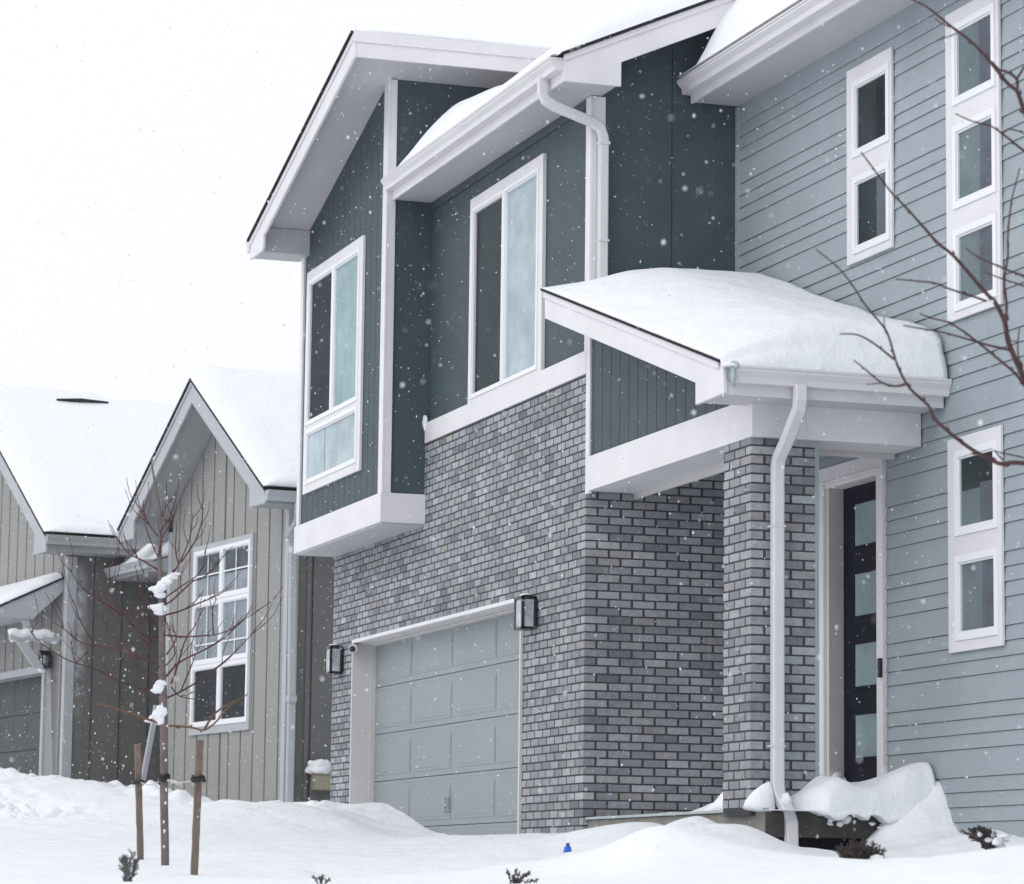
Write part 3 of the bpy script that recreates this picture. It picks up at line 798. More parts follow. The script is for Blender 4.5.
ic.tube([(3.935, -.345, 2.98), (3.937, -.347, 2.85)], [.020, .013], 7); ic.tube([(3.90, -.345, 2.98), (3.90, -.35, 2.88)], [.014, .008], 7)
ic.tube([(3.86, -.345, 2.98), (3.86, -.35, 2.90)], [.014, .006], 7)
ic.blob((3.91, -.33, 3.0), (.05, .03, .035), 2, .3, 3)
tag(ic.build('icicle', 'flash', smooth=True), 'short pale icicle at the front corner of the porch gutter', 'icicle')

# ------------------------------------------------------------------ roof snow on the main house
sn = MB
def sthick(x, y):
    d1 = y+.410; d2 = 3.945-x; d3 = x-.03
    u = min(1, max(0, d1/.95)); v = min(1, max(0, d2/.30))
    t = .305*(.06+.94*(1-(1-u)**2.1))*(.45+.55*sm(d3, 0, .6))*(1-(1-v)**2.6)**.55
    t -= .03*math.exp(-((x-1.9)/.5)**2-((y-1.0)/.35)**2)
    t += .012*noise.noise(Vector((x*2.2, y*.8, 5)))
    return max(t, .004)*rnd(d1+.004, .04)*rnd(d3+.02, .12)
def pz(x, y): return pt(x)+.025 if x < 3.845 else pt(3.845)+.025-.055*sm(x, 3.845, 3.88)
o = snow_grid('porch_roof_snow', spaced(.034, 3.944, 120), spaced(-.408, 1.268, 60, True, False), pz, sthick, jit=.008, seed=2)
tag(o, 'deep rounded snow lying on the porch roof', 'snow', kind='stuff')
def mthick(x, y):
    d1 = y+.475; d2 = .44-x; d3 = x+4.44
    T = .24+.18*(1-sm(x, -4.2, -2.2))
    return T*(1-(1-min(1, max(0, d1/.55)))**1.7)*rnd(d2, .35)*(.22+.78*sm(d3, 0, .75))
o = snow_grid('middle_roof_snow', spaced(-4.43, .445, 70), spaced(-.47, 4.0, 60, True, False), lambda x, y: mt(max(y, -.40))+.031-.02*(y < -.40), mthick, seed=5)
tag(o, 'snow on the roof over the wide window', 'snow', kind='stuff')
def uthick(x, y):
    st = .765+.165*(1-sm(x, .03, .45)); u = max(0, min(1, (y-st)/.42))
    return (.38+.13*(1-sm(x, .3, 1.5)))*(1-(1-u)**1.6)
o = snow_grid('upper_roof_snow', spaced(.012, 10.1, 120), spaced(.762, 7.9, 60, True, False), lambda x, y: ut(max(y, .85))+.031, uthick, seed=9)
tag(o, 'snow on the roof above the siding', 'snow', kind='stuff')
def bthick(x, y):
    return .16*rnd(y+.95, .5)*rnd(-3.88-x, .4)*rnd(x+7.9, .3)
o = snow_grid('bay_roof_snow', spaced(-7.84, -3.89, 40), spaced(-.95, 6.1, 40, True, False), lambda x, y: rt(x)+.031, bthick, seed=12)
tag(o, 'thin snow on the roof of the projecting bay', 'snow', kind='stuff')
# porch floor snow
def fz(x, y):
    z = .02+.20*sm(x, 2.3, 3.0)*(.5+.5*sm(y, .3, .6)) if y < .6 else .06+.16*sm(x, .6, 2.2)
    z += .10*math.exp(-((x-2.72)/.22)**2-((y-.08)/.2)**2)
    z += .05*math.exp(-((x-3.35)/.35)**2-((y-.52)/.12)**2)
    z -= .06*math.exp(-((x-3.4)/.5)**2-((y-.78)/.16)**2)
    z += .15*math.exp(-((x-3.55)/.35)**2-((y-1.28)/.28)**2)
    e = 3.75+.02*noise.noise(Vector((y*4, 0, 1)))-.33*(1-sm(y, .22, .46))
    z *= rnd(e-x, .16)
    f = .25+.75*sm(y, .0, .12)
    return max(z*f, .004)
def fzb(x, y):
    dr_ = sm(x, 3.60, 3.64)*sm(y, .30, .50)
    return -.02-dr_*(.015+.09*max(0, noise.noise(Vector((y*7, 2, 1)))+.25)+.05*max(0, noise.noise(Vector((y*21, 5, 1))))+.05*sm(y, .7, 1.2))
def fz2(x, y): return fz(x, y)+(-.02-fzb(x, y))*(1 if x < 3.72 else rnd(3.76-x, .04))
o = snow_grid('porch_floor_snow', spaced(.05, 3.755, 150, False, True), spaced(.03, 1.27, 110, True, False), fzb, fz2, jit=.014, seed=21)
tag(o, 'snow piled on the porch floor in front of the door', 'snow', kind='stuff')
b = MB()
rs = random.Random(4)
for i in range(20):
    y = .45+rs.random()*1.0; b.blob((3.64+rs.uniform(-.01, .03), y, -.07-rs.random()*.09*(1 if y > .7 else .5)), (.012+rs.random()*.012, .012+rs.random()*.022, .010+rs.random()*.018), 1, .35, i)
b.tube([(3.50, .03, -.025), (3.50, .04, .02), (3.50, .065, .08), (3.495, .095, .14), (3.495, .11, .18)], [.115, .108, .082, .045, .010], 18); b.blob((3.575, .20, .045), (.035, .04, .06), 3, .15, 6)
b.blob((-4.42, -.015, 3.74), (.05, .02, .07), 3, .25, 9); b.blob((.07, .14, 4.10), (.06, .08, .05), 2, .3, 9)
b.blob((1.88, 1.36, .20), (.05, .08, .13), 3, .2, 3)
tag(b.build('clinging_snow', 'snow', smooth=True), 'clumps of snow clinging to ledges of the porch', 'snow', kind='stuff')

# ------------------------------------------------------------------ NEIGHBOUR HOUSE (local axes: x along its front, y back)
nh = empty('neighbour_house', tuple(N0), TH)
tag(nh, 'greige board and batten house with two steep front gables, left of the brick garage', 'house')
AU, AZ, SL = -2.08, 5.69, .648        # gable centre, apex height, slope
OV = -.5
UL, UR_ = -4.07, 0.0
def batten_wall(mb_wall, mb_bat, axis, a0, a1, front, zb, zt, outs=-1, pitch=.41, off=0, bw=.045, openings=()):
    grooved(mb_wall, axis, a0, a1, front, .02, zb, zt, pitch, .022, off, outs)
nt_ = lambda x: AZ-.22-SL*abs(x-AU)
b = MB()
# front gable wall, boards with gaps, window hole not needed (window stands proud)
def ztA(x): return nt_(x)-.0
grooved(b, 'x', UL+.10, AU, 0, .025, lambda x: .15, lambda x: ztA(x), .40, .042, .27)
grooved(b, 'x', AU, UR_-.10, 0, .025, lambda x: .15, lambda x: ztA(x), .40, .042, .27)
b.build('gable_boarding', 'greige', nh)
b = MB(); b.prism([(UL+.01, .12), (UR_-.01, .12), (UR_-.01, nt_(0)), (AU, nt_(AU)), (UL+.01, nt_(UL))], 'y', .022, .4); b.build('gable_gap_shade', 'mortar_and_gap_shade', nh)  # dark colour stands in for shade in the gaps between boards
b = MB(); b.box(UR_-.10, UR_+.02, -.02, .02, .15, 4.0); b.box(UR_, UR_+.022, .0205, .12, .15, 4.0); b.build('corner_board', 'greytrim', nh, bevel=.004); b = MB(); b.box(UL-.02, UL+.10, -.02, .02, .15, 4.0); b.box(UL-.022, UL, .0205, .10, .15, 4.0)
b.build('corner_board', 'greytrim', nh, bevel=.004)
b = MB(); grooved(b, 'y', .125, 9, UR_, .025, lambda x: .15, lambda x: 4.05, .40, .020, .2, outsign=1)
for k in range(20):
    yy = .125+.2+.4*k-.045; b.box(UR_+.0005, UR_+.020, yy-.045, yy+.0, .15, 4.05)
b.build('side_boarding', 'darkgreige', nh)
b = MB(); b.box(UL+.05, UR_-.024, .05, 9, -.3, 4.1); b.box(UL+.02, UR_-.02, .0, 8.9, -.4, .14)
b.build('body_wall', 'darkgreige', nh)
# gable roof A
def roofA(x): return AZ-SL*abs(x-AU)
E = 2.52
b = MB()
for sgn in (-1, 1):
    e = AU+sgn*E; q = AU+sgn*(E-.02)
    b.prism([(AU, AZ-.015), (q, roofA(q)-.015), (q, roofA(q)-.17), (AU, AZ-.20)], 'y', OV+.03, 9)
b.build('soffit', 'greysoffit', nh)
b = MB()
for sgn in (-1, 1):
    e = AU+sgn*E; r_ = AU+sgn*(E-.50)
    b.prism([(AU, AZ), (e, roofA(e)), (e, roofA(e)-.16), (r_, 3.90), (r_, roofA(r_)-.26), (AU, AZ-.27)], 'y', OV, OV+.029)
    b.prism([(AU, AZ+.004), (e, roofA(e)+.004), (e, roofA(e)-.05), (AU, AZ-.05)], 'y', OV-.016, OV-.0005)
b.build('rake_board', 'greytrim', nh, bevel=.003)
b = MB()
for sgn in (-1, 1):
    e = AU+sgn*E; r_ = AU+sgn*(E-.48)
    b.box(min(e, r_), max(e, r_)-.0, OV+.03, 8.8, 3.90, 3.925); b.box(min(r_, r_+sgn*.02), max(r_, r_+sgn*.02), OV+.03, -.0, 3.926, roofA(r_)-.15)
    b.box(min(e-sgn*.02, e), max(e-sgn*.02, e), OV+.03, 8.8, 3.926, roofA(e)-.01)
b.build('eave_box', 'greysoffit', nh)
b = MB()
for sgn in (-1, 1):
    e = AU+sgn*(E+.03)
    b.prism([(AU, AZ+.008), (e, roofA(e)+.008), (e, roofA(e)+.035), (AU, AZ+.04)], 'y', OV-.035, 9)
b.build('roof', 'shingle', nh)
b = MB(); gutter(b, 'y', OV, 8.8, AU+E+.001, 1, roofA(AU+E)-.01, .12, .12); gutter(b, 'y', OV, .6, AU-E-.001, -1, roofA(AU-E)-.01, .12, .12)
b.build('gutter', 'greytrim', nh)
b = MB(); 
b.rect_pipe([(AU+E+.06, -.10, 3.95), (AU+E+.06, -.10, 3.86), (AU+E-.05, -.06, 3.72), (.09, -.04, 3.58), (.065, .02, 3.45), (.065, .04, 1.7), (.065, .04, .3)], .085, .07)
b.box(.02, .12, -.01, .09, 1.60, 1.68)
b.build('downspout', 'greytrim', nh)
# window A
cols = (-3.02, -2.17, -2.06, -1.21)
zr = ((1.47, 2.14, 'room_dark'), (2.25, 2.94, 'blind_grey'), (3.05, 3.60, 'curtain_grey'))
panes = []
for (z0, z1, m_) in zr:
    for a, c in ((cols[0], cols[1]), (cols[2], cols[3])):
        bk = [(0, 1, 0, 1, m_)]
        if m_ == 'curtain_grey': bk = [(0, 1, 0, 1, 'blind_grey'), (0, 1, .45, .95, 'curtain_grey')]
        panes.append((a, c, z0, z1, bk))
bars = []
for (z0, z1, m_) in zr[1:]:
    for a, c in ((cols[0], cols[1]), (cols[2], cols[3])):
        xm = (a+c)/2; bars.append((xm-.009, xm+.009, z0, z1))
        zm = (z0+z1)/2 if m_ == 'curtain_grey' else z0+.2
        bars.append((a, xm-.009, zm-.009, zm+.009)); bars.append((xm+.009, c, zm-.009, zm+.009))
w = window(nh, -.001, -3.14, -1.10, 1.32, 3.72, panes, tp=.03, fw=.053, mtrim='greytrim', bars=bars)
w['label'] = 'grid window with six panes and grey surround'
# second gable to the left, projecting forward
U2, V2 = -5.67, -.83
pe = nb(46, 535, 'u', U2+.43); d0 = Vector(pe)-Vector(N0); vE = d0.dot(Vector(NV)); zE = pe.z
E2U = U2+.43; VF = vE
HW = 3.6
A2 = E2U-HW
r2 = lambda x: zE+SL*(HW-abs(x-A2))
b = MB(); grooved(b, 'x', A2-HW+.4, U2-.10, V2, .025, lambda x: 2.3 if x < -6.1 else .1, lambda x: r2(x)-.22, .40, .042, .13)
b.build('left_gable_boarding', 'greige', nh)
b = MB(); b.prism([(A2-HW+.4, 2.3), (U2-.32, 2.3), (U2-.32, .0), (U2-.01, .0), (U2-.01, r2(U2)-.2), (A2, r2(A2)-.2), (A2-HW+.4, r2(A2-HW+.4)-.2)], 'y', V2+.022, V2+.4); b.build('left_gable_gap_shade', 'mortar_and_gap_shade', nh)  # gap shade put into the backing colour, as on the nearer gable
b = MB(); b.box(U2-.10, U2+.02, V2-.02, V2+.02, .0, zE-.22); b.box(U2, U2+.022, V2+.0205, V2+.11, .0, zE-.22); b.build('corner_board', 'greytrim', nh, bevel=.003)
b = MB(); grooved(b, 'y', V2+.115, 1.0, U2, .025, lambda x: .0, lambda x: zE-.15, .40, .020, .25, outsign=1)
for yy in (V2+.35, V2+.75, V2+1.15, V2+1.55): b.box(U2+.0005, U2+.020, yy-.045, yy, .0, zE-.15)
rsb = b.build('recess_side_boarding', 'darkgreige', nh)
m_ = M['darkgreige'].copy(); m_.name = 'board_with_driven_snow'; rsb.data.materials[0] = m_
nt = m_.node_tree; bs = nt.nodes['Principled BSDF']
def q_(px, py):
    q = nb(px, py, 'u', U2+.022); d = Vector(q)-Vector(N0); return d.dot(Vector(NV)), q.z
(y0_, z0_), (y1_, z1_s) = q_(73, 690), q_(84, 566)
tc = nt.nodes.new("ShaderNodeTexCoord"); sx = nt.nodes.new("ShaderNodeSeparateXYZ"); nt.links.new(tc.outputs['Object'], sx.inputs[0])
def mapr(src, a, b_, c, d):
    n = nt.nodes.new("ShaderNodeMapRange"); n.inputs['From Min'].default_value = a; n.inputs['From Max'].default_value = b_
    n.inputs['To Min'].default_value = c; n.inputs['To Max'].default_value = d; nt.links.new(src, n.inputs['Value']); return n.outputs[0]
def mul(a, b_):
    n = nt.nodes.new("ShaderNodeMath"); n.operation = 'MULTIPLY'; nt.links.new(a, n.inputs[0]); nt.links.new(b_, n.inputs[1]); return n.outputs[0]
yc = (y0_+y1_)/2; yw = abs(y1_-y0_)/2+.02
msk = mul(mul(mapr(sx.outputs['Y'], yc-yw*1.5, yc-yw*.3, 0, 1), mapr(sx.outputs['Y'], yc+yw*.3, yc+yw*1.9, 1, 0)), mul(mapr(sx.outputs['Z'], z0_-.5, z0_+.4, 0, 1), mapr(sx.outputs['Z'], z1_s-.2, z1_s+.1, 1, 0)))
nn = nt.nodes.new("ShaderNodeTexNoise"); nn.inputs['Scale'].default_value = 7; nn.inputs['Detail'].default_value = 9; nn.inputs['Roughness'].default_value = .75
nt.links.new(tc.outputs['Object'], nn.inputs['Vector'])
msk = mul(msk, mapr(nn.outputs['Fac'], .36, .62, 0, .62))
mxs = nt.nodes.new("ShaderNodeMix"); mxs.data_type = 'RGBA'; old = bs.inputs['Base Color'].links[0].from_socket
nt.links.new(old, mxs.inputs['A']); mxs.inputs['B'].default_value = (.72, .75, .79, 1); nt.links.new(msk, mxs.inputs['Factor']); nt.links.new(mxs.outputs['Result'], bs.inputs['Base Color'])
b = MB(); b.box(U2-.3, U2-.024, V2+.41, 9, -.2, zE-.15); b.box(U2-.02, UL+.04, 1.0, 1.3, -.2, 4.6); b.box(UL+.001, UL+.049, .11, 1.0, .0, 4.1); b.build('recess_wall', 'darkgreige', nh)
b = MB()
b.prism([(A2, r2(A2)-.015), (E2U-.02, r2(E2U-.02)-.015), (E2U-.02, zE-.20), (U2-.1, zE-.20), (U2-.1, r2(U2-.1)-.2), (A2, r2(A2)-.2)], 'y', VF+.03, 8); 
b.prism([(A2, r2(A2)-.015), (A2-HW, zE-.015), (A2-HW, zE-.2), (A2, r2(A2)-.2)], 'y', VF+.03, 8)
b.build('left_soffit', 'greysoffit', nh)
b = MB()
b.prism([(A2, r2(A2)), (E2U, zE), (E2U, zE-.22), (E2U-.5, zE-.22), (E2U-.5, r2(E2U-.5)-.26), (A2, r2(A2)-.27)], 'y', VF, VF+.029)
b.prism([(A2, r2(A2)+.004), (E2U, zE+.004), (E2U, zE-.05), (A2, r2(A2)-.05)], 'y', VF-.016, VF-.0005)
b.prism([(A2, r2(A2)), (A2-HW, zE), (A2-HW, zE-.22), (A2, r2(A2)-.27)], 'y', VF, VF+.029)
b.build('left_rake_board', 'greytrim', nh, bevel=.003)
b = MB()
b.prism([(A2, r2(A2)+.008), (E2U+.03, zE-.012), (E2U+.03, zE+.015), (A2, r2(A2)+.04)], 'y', VF-.035, 9)
b.prism([(A2, r2(A2)+.008), (A2-HW-.03, zE-.012), (A2-HW-.03, zE+.015), (A2, r2(A2)+.04)], 'y', VF-.035, 9)
b.build('left_roof', 'shingle', nh)
b = MB(); gutter(b, 'y', VF, 3.0, E2U+.001, 1, zE-.0, .12, .12); b.build('left_gutter', 'greysoffit', nh)
# entry roof between the gables
pl = nb(111, 571, 'v', -.24); dl = Vector(pl)-Vector(N0); uE, zEn = dl.dot(Vector(NU)), pl.z
pt3 = lambda y: zEn+.30*(y+.24)
b = MB(); b.prism([(-.22, zEn-.13), (1.0, zEn-.13), (1.0, pt3(1.0)), (-.22, zEn)], 'x', uE, UL+.02); b.build('entry_roof', 'greysoffit', nh)
b = MB(); gutter(b, 'x', uE, UL-.03, -.221, -1, zEn+.02, .11, .12); b.build('entry_gutter', 'greytrim', nh)
# pent roof with bracket over the neighbour's garage door
uP = -5.86
q1 = nb(56, 581, 'v', V2); zP1 = q1.z
q2 = nb(2, 606, 'u', uP); dq = Vector(q2)-Vector(N0); vP2, zP2 = dq.dot(Vector(NV)), q2.z
b = MB()
b.prism([(V2, zP1), (vP2, zP2), (vP2, zP2-.14), (V2-.42, zP2-.155), (V2, zP1-.16)], 'x', -12, uP); b.build('pent_roof_board', 'greytrim', nh, bevel=.003)
sl2 = (zP2-zP1)/(vP2-V2)
b = MB(); b.prism([(V2, zP1+.006), (vP2-.05, zP2-.05*sl2+.006), (vP2-.05, zP2-.05*sl2+.03), (V2, zP1+.03)], 'x', -12, uP+.02); b.build('pent_roof', 'shingle', nh)
b = MB(); gutter(b, 'x', -12, uP-.01, vP2-.001, -1, zP2-.0, .11, .12); b.build('pent_gutter', 'greytrim', nh)
ba = nb(10, 636, 'u', uP-.04); da = (Vector(ba)-Vector(N0)).dot(Vector(NV)); zA = ba.z
k1 = nb(27, 620, 'u', uP-.04); dk_ = (Vector(k1)-Vector(N0)).dot(Vector(NV))
kb = nb(42, 668, 'u', uP-.04); zb_ = kb.z; db = (Vector(kb)-Vector(N0)).dot(Vector(NV))
b = MB(); b.box(uP-.10, uP-.02, da, V2-.021, zA-.05, zA+.05); b.box(uP-.095, uP-.025, dk_-.04, dk_+.04, zA+.05, zP2+.05)
b.prism([(da+.08, zA-.05), (da+.22, zA-.05), (db+.03, zb_), (db-.11, zb_)], 'x', uP-.09, uP-.03)
b.build('bracket', 'greytrim', nh, bevel=.003)
# neighbour's garage door
gl_ = nb(43, 700, 'v', V2); dg = (Vector(gl_)-Vector(N0)).dot(Vector(NU))
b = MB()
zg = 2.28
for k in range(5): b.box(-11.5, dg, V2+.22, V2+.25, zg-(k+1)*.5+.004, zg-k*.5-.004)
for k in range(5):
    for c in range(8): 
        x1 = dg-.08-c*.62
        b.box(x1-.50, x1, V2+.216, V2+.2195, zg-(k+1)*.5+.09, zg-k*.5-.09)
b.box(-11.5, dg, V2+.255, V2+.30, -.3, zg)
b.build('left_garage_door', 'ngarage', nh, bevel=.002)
b = MB(); b.box(dg, dg+.10, V2-.03, V2+.22, .0, zg+.1); b.box(-11.5, dg, V2-.03, V2+.22, zg, zg+.10); b.build('left_garage_trim', 'greytrim', nh, bevel=.003)
b = MB(); b.box(dg+.10, U2-.11, V2+.0, V2+.03, .0, 2.5); b.build('left_pier_boarding', 'greige', nh)
b = MB(); b.rect_pipe([(UL-.07, -.10, 1.75), (UL-.07, -.11, 1.65), (UL-.12, -.22, .9), (UL-.16, -.30, .35)], .07, .06); b.build('leaning_downspout', 'greytrim', nh)

# snow on neighbour roofs
def dome(e0, e1): 
    return None
def nsA(x, y): return .20*rnd(y-(OV-.03)+.0, .35)*rnd(AU+E+.14-x, .25)*rnd(x-(AU-E-.02), .25)
o = snow_grid('neighbour_gable_snow', spaced(AU-E-.03, AU+E+.13, 60), spaced(OV-.03, 8.9, 40, True, False), lambda x, y: (roofA(x) if x < AU+E else roofA(AU+E))+.04, nsA, parent=None, seed=3)
o.location = tuple(N0); o.rotation_euler = (0, 0, TH); tag(o, "snow on the neighbour's nearer gable roof", 'snow', kind='stuff')
def ns2(x, y): return .18*rnd(y-(VF-.03), .5)*rnd(E2U+.12-x, .25)*rnd(x-(A2-HW), .25)*(1-.9*math.exp(-((x-A2)/.10)**2)*(1 if .5 < y < 3.2 else 0))
o = snow_grid('neighbour_roof_snow', spaced(A2-HW, E2U+.12, 90), spaced(VF-.03, 8.9, 60, True, False), lambda x, y: (r2(x) if x < E2U else zE)+.042, ns2, seed=6)
o.location = tuple(N0); o.rotation_euler = (0, 0, TH); tag(o, "snow on the neighbour's larger left roof", 'snow', kind='stuff')
b = MB()
nrm = np.array([0, 0, 1.0])+SL*NU      # plane of the right hand slope, snow surface
c0 = np.array(N0)+NU*E2U; dd_ = np.dot(nrm, c0)+zE+.235
q = [Vector(on_plane(px, py, nrm, dd_))-Vector(N0) for px, py in ((57, 399.5), (80, 400.5), (108, 402.5))]
q = [Vector((v_.dot(Vector(NU)), v_.dot(Vector(NV)), v_.z)) for v_ in q]
b.tube(q, [.03, .07, .03], 7, .5); b.build('exposed_shingles', 'shingle', nh)
def ns3(x, y): return (.30*sm(y, -.36, .25))*rnd(y+.37, .12)*rnd(x-uE-.10, .35)
o = snow_grid('entry_roof_snow', spaced(uE+.05, UL+.0, 26, True, False), spaced(-.35, .9, 24, True, False), lambda x, y: pt3(max(y, -.22))+.012, ns3, seed=8)
o.location = tuple(N0); o.rotation_euler = (0, 0, TH); tag(o, "rounded snow on the small roof over the neighbour's entry", 'snow', kind='stuff')
def ns4(x, y): return .10*rnd(V2-.02-y+.2, .3)*rnd(y-(vP2-.1), .12)*rnd(uP+.01-x, .35)
o = snow_grid('pent_roof_snow', spaced(-11.9, uP+.01, 40, False, True), spaced(vP2-.10, V2-.03, 24), lambda x, y: zP1+(y-V2)*sl2+.031, ns4, seed=14)
o.location = tuple(N0); o.rotation_euler = (0, 0, TH); tag(o, "snow on the low roof above the neighbour's garage door", 'snow', kind='stuff')
b = MB()
b.box(uP-.108, uP-.012, da-.01, V2-.1, zA+.045, zA+.075)
pp = [(uP-.055+.008*math.sin(i*1.3), da-.02+(V2-.08-da)*i/16, zA+.045+.012*math.sin(i*1.1)) for i in range(17)]
b.tube(pp, [.03+.04*math.sin(min(1, (i+1)/5)*math.pi/2)*(1-.5*(i > 14)) for i in range(17)], 12, .9)
for i in range(5): b.blob((uP-.05, da+.05+i*.19, zA-.05), (.03, .05, .03), 2, .3, i)
rs = random.Random(9)
# wind blown streak on the recess wall
def strk(px, py): 
    q = nb(px, py, 'u', U2+.022); d = Vector(q)-Vector(N0); return d.dot(Vector(NV)), q.z
o = b.build('wind_blown_snow', 'snow', smooth=True); o.location = tuple(N0); o.rotation_euler = (0, 0, TH)
tag(o, "snow plastered on the neighbour's wall and bracket", 'snow', kind='stuff')
# neighbour's lantern
lp = nb(47, 668, 'v', V2-.06); dl = Vector(lp)-Vector(N0); lu = dl.dot(Vector(NU))
t = empty('coach_lantern', tuple(lp), TH); tag(t, "black coach lantern with snow beside the neighbour's garage door", 'wall lamp')
b = MB(); 
b.box(-.09, .09, -.12, .02, 0, .025); b.box(-.02, .02, .0, .05, .0, .22)
for sx in (-.07, .055):
    for sy in (-.10, .0): b.box(sx, sx+.016, sy, sy+.016, .025, .17)
b.prism([(-.085, .17), (.085, .17), (.03, .235), (-.03, .235)], 'y', -.12, .02); 
b.build('frame', 'black', t, bevel=.003)
b = MB(); b.blob((.0, -.05, .08), (.04, .04, .055), 2, .1); b.build('snowy_glass', 'whiteplastic', t, smooth=True)
b = MB(); b.blob((-.01, -.06, -.03), (.06, .06, .035), 2, .2, 4); b.build('snow_drip', 'snow', t, smooth=True)
# utility box on the neighbour's side wall
ub = nb(323, 782, 'u', .03); t = empty('utility_box', tuple(ub), TH); tag(t, 'tan utility box topped with snow low on the dark side wall', 'utility box')
b = MB(); b.box(-.01, .16, -.16, .14, -.10, .08); b.build('body', 'tan', t, bevel=.01)
b = MB(); b.prism([(-.01, .081), (.17, .081), (.15, .10), (-.01, .12)], 'y', -.17, .15); b.build('lid', 'tan', t)
b = MB(); b.blob((.07, -.08, .16), (.10, .15, .10), 3, .25, 2); b.build('snow_cap', 'snow', t, smooth=True)

# ------------------------------------------------------------------ trees
def smooth_path(pts, n=4):
    out = []
    P = [Vector(p) for p in pts]
    if len(P) < 3: return P
    for i in range(len(P)-1):
        p0, p1, p2, p3 = P[max(i-1, 0)], P[i], P[i+1], P[min(i+2, len(P)-1)]
        for k in range(n):
            t = k/n
            out.append(.5*((2*p1)+(-p0+p2)*t+(2*p0-5*p1+4*p2-p3)*t*t+(-p0+3*p1-3*p2+p3)*t*t*t))
    out.append(P[-1]); return out
def px_path(pts, s0, s1):
    n = len(pts); return [at(x, y, s0+(s1-s0)*i/max(1, n-1)) for i, (x, y) in enumerate(pts)]
def limb(mb, path, r0, r1, k=7, wob=0.0, seed=0, buds=None, rb=1.5):
    path = smooth_path(path, 4); n = len(path)
    if wob:
        path = [p+Vector((noise.noise(p*3+Vector((seed, 0, 0))), noise.noise(p*3+Vector((0, seed, 0))), noise.noise(p*3+Vector((0, 0, seed)))))*wob*min(1, i/3) for i, p in enumerate(path)]
    rad = [r0+(r1-r0)*i/(n-1) for i in range(n)]
    mb.tube(path, rad, k)
    if buds:
        rr = random.Random(seed*13+5)
        L = 0
        for i in range(1, n):
            seg = (path[i]-path[i-1]).length; L += seg
            if L > buds:
                L = rr.uniform(-.3, .3)*buds
                d = (path[i]-path[i-1]).normalized(); sd = Vector((rr.uniform(-1, 1), rr.uniform(-1, 1), rr.uniform(-1, 1))); sd = (sd-d*sd.dot(d)).normalized()
                mb.tube([path[i]+sd*rad[i]*.3, path[i]+sd*rad[i]*1.5+d*rad[i]*1.2, path[i]+sd*rad[i]*1.9+d*rad[i]*3.2], [rad[i]*.8*rb/1.5+.0008, rad[i]*.7*rb/1.5+.0006, .0005], 5)
    return path
z1_ = lambda l: [(x/4.267+40, y/4.267+460) for x, y in l]
z2_ = lambda l: [(x/4.267+40, y/4.267+640) for x, y in l]
S = 19.0
base = at(165, 868, S)
sap = empty('young_tree', tuple(base)); tag(sap, 'bare young tree with reddish twigs and snow in its forks between two wooden stakes', 'tree')
inv = Vector(base)
def loc(path): return [p-inv for p in path]
tb = MB()
trunk_px = [(165, 880), (165, 846), (164, 800), (164, 760), (163.7, 722), (163, 690), (162, 664), (161.9, 624), (160.7, 591), (159.7, 553), (160.7, 519), (157, 495), (153, 472), (151, 458)]
tp_ = smooth_path(loc([at(x, y, S) for x, y in trunk_px]), 4)
n = len(tp_); rad = [(.0245 if i < n*.35 else .0245-(i-n*.35)/(n*.65)*.0215) for i in range(n)]
tb.tube(tp_, rad, 12)
tb.build('trunk', 'bark', sap, smooth=True)
tw = MB()
BR = [z1_([(510, 430), (480, 360), (455, 290), (445, 230)]), z1_([(515, 255), (537, 200), (540, 95)]), z1_([(510, 310), (550, 250), (590, 140)]),
      z1_([(508, 330), (470, 280), (445, 225), (440, 170)]), z1_([(505, 470), (440, 430), (380, 400), (340, 350), (298, 275)]),
      z1_([(505, 758), (440, 745), (380, 690), (330, 625), (300, 560), (298, 480), (297, 450)]), z1_([(400, 705), (320, 640), (240, 590), (180, 540), (125, 465)]),
      z1_([(515, 880), (440, 845), (300, 800), (180, 780), (100, 720), (50, 690)]), z1_([(240, 795), (180, 700), (140, 600)]),
      z2_([(520, 235), (450, 215), (350, 180), (250, 130), (130, 90), (60, 50), (0, 10), (-40, -40)]),
      z1_([(520, 665), (600, 640), (700, 600), (760, 575), (825, 535)]), z1_([(518, 600), (600, 540), (680, 480), (705, 380)]),
      z1_([(515, 520), (570, 480), (600, 430), (640, 330), (655, 230)]), z1_([(603, 435), (660, 350), (690, 260), (695, 200)]), z1_([(590, 440), (580, 380), (585, 270)]),
      z1_([(515, 745), (620, 755), (700, 750), (760, 742), (850, 700), (910, 610)]),
      z2_([(530, 165), (600, 95), (700, 45), (790, -10), (860, -80), (935, -130)]), z2_([(535, 250), (620, 210), (700, 160), (800, 80), (880, 0), (930, -60)]),
      z2_([(560, 185), (590, 100), (620, 0), (660, -60), (700, -140)]), z1_([(505, 690), (470, 650), (430, 560), (405, 450)]),
      z1_([(510, 560), (450, 500), (420, 430), (400, 380)]), z2_([(500, 150), (430, 130), (380, 60), (330, 20)]),
      z1_([(740, 745), (735, 640), (755, 590)]), z2_([(560, 200), (600, 240), (680, 252)]), z1_([(520, 620), (560, 600), (650, 520), (700, 500), (820, 370)]),
      z2_([(510, 120), (480, 80), (470, 20), (440, -20)]), z1_([(200, 820), (150, 860), (130, 770)]), z1_([(470, 690), (420, 650), (380, 655)]),
      z2_([(525, 120), (575, 60), (560, -20), (540, -60)]), z1_([(540, 830), (580, 760), (555, 690)]), z2_([(330, 20), (290, -40), (290, -90)]),
      z2_([(600, 220), (640, 120), (660, 60), (655, 20)]), z1_([(505, 420), (520, 330), (560, 270), (575, 230)])]
rs = random.Random(3)
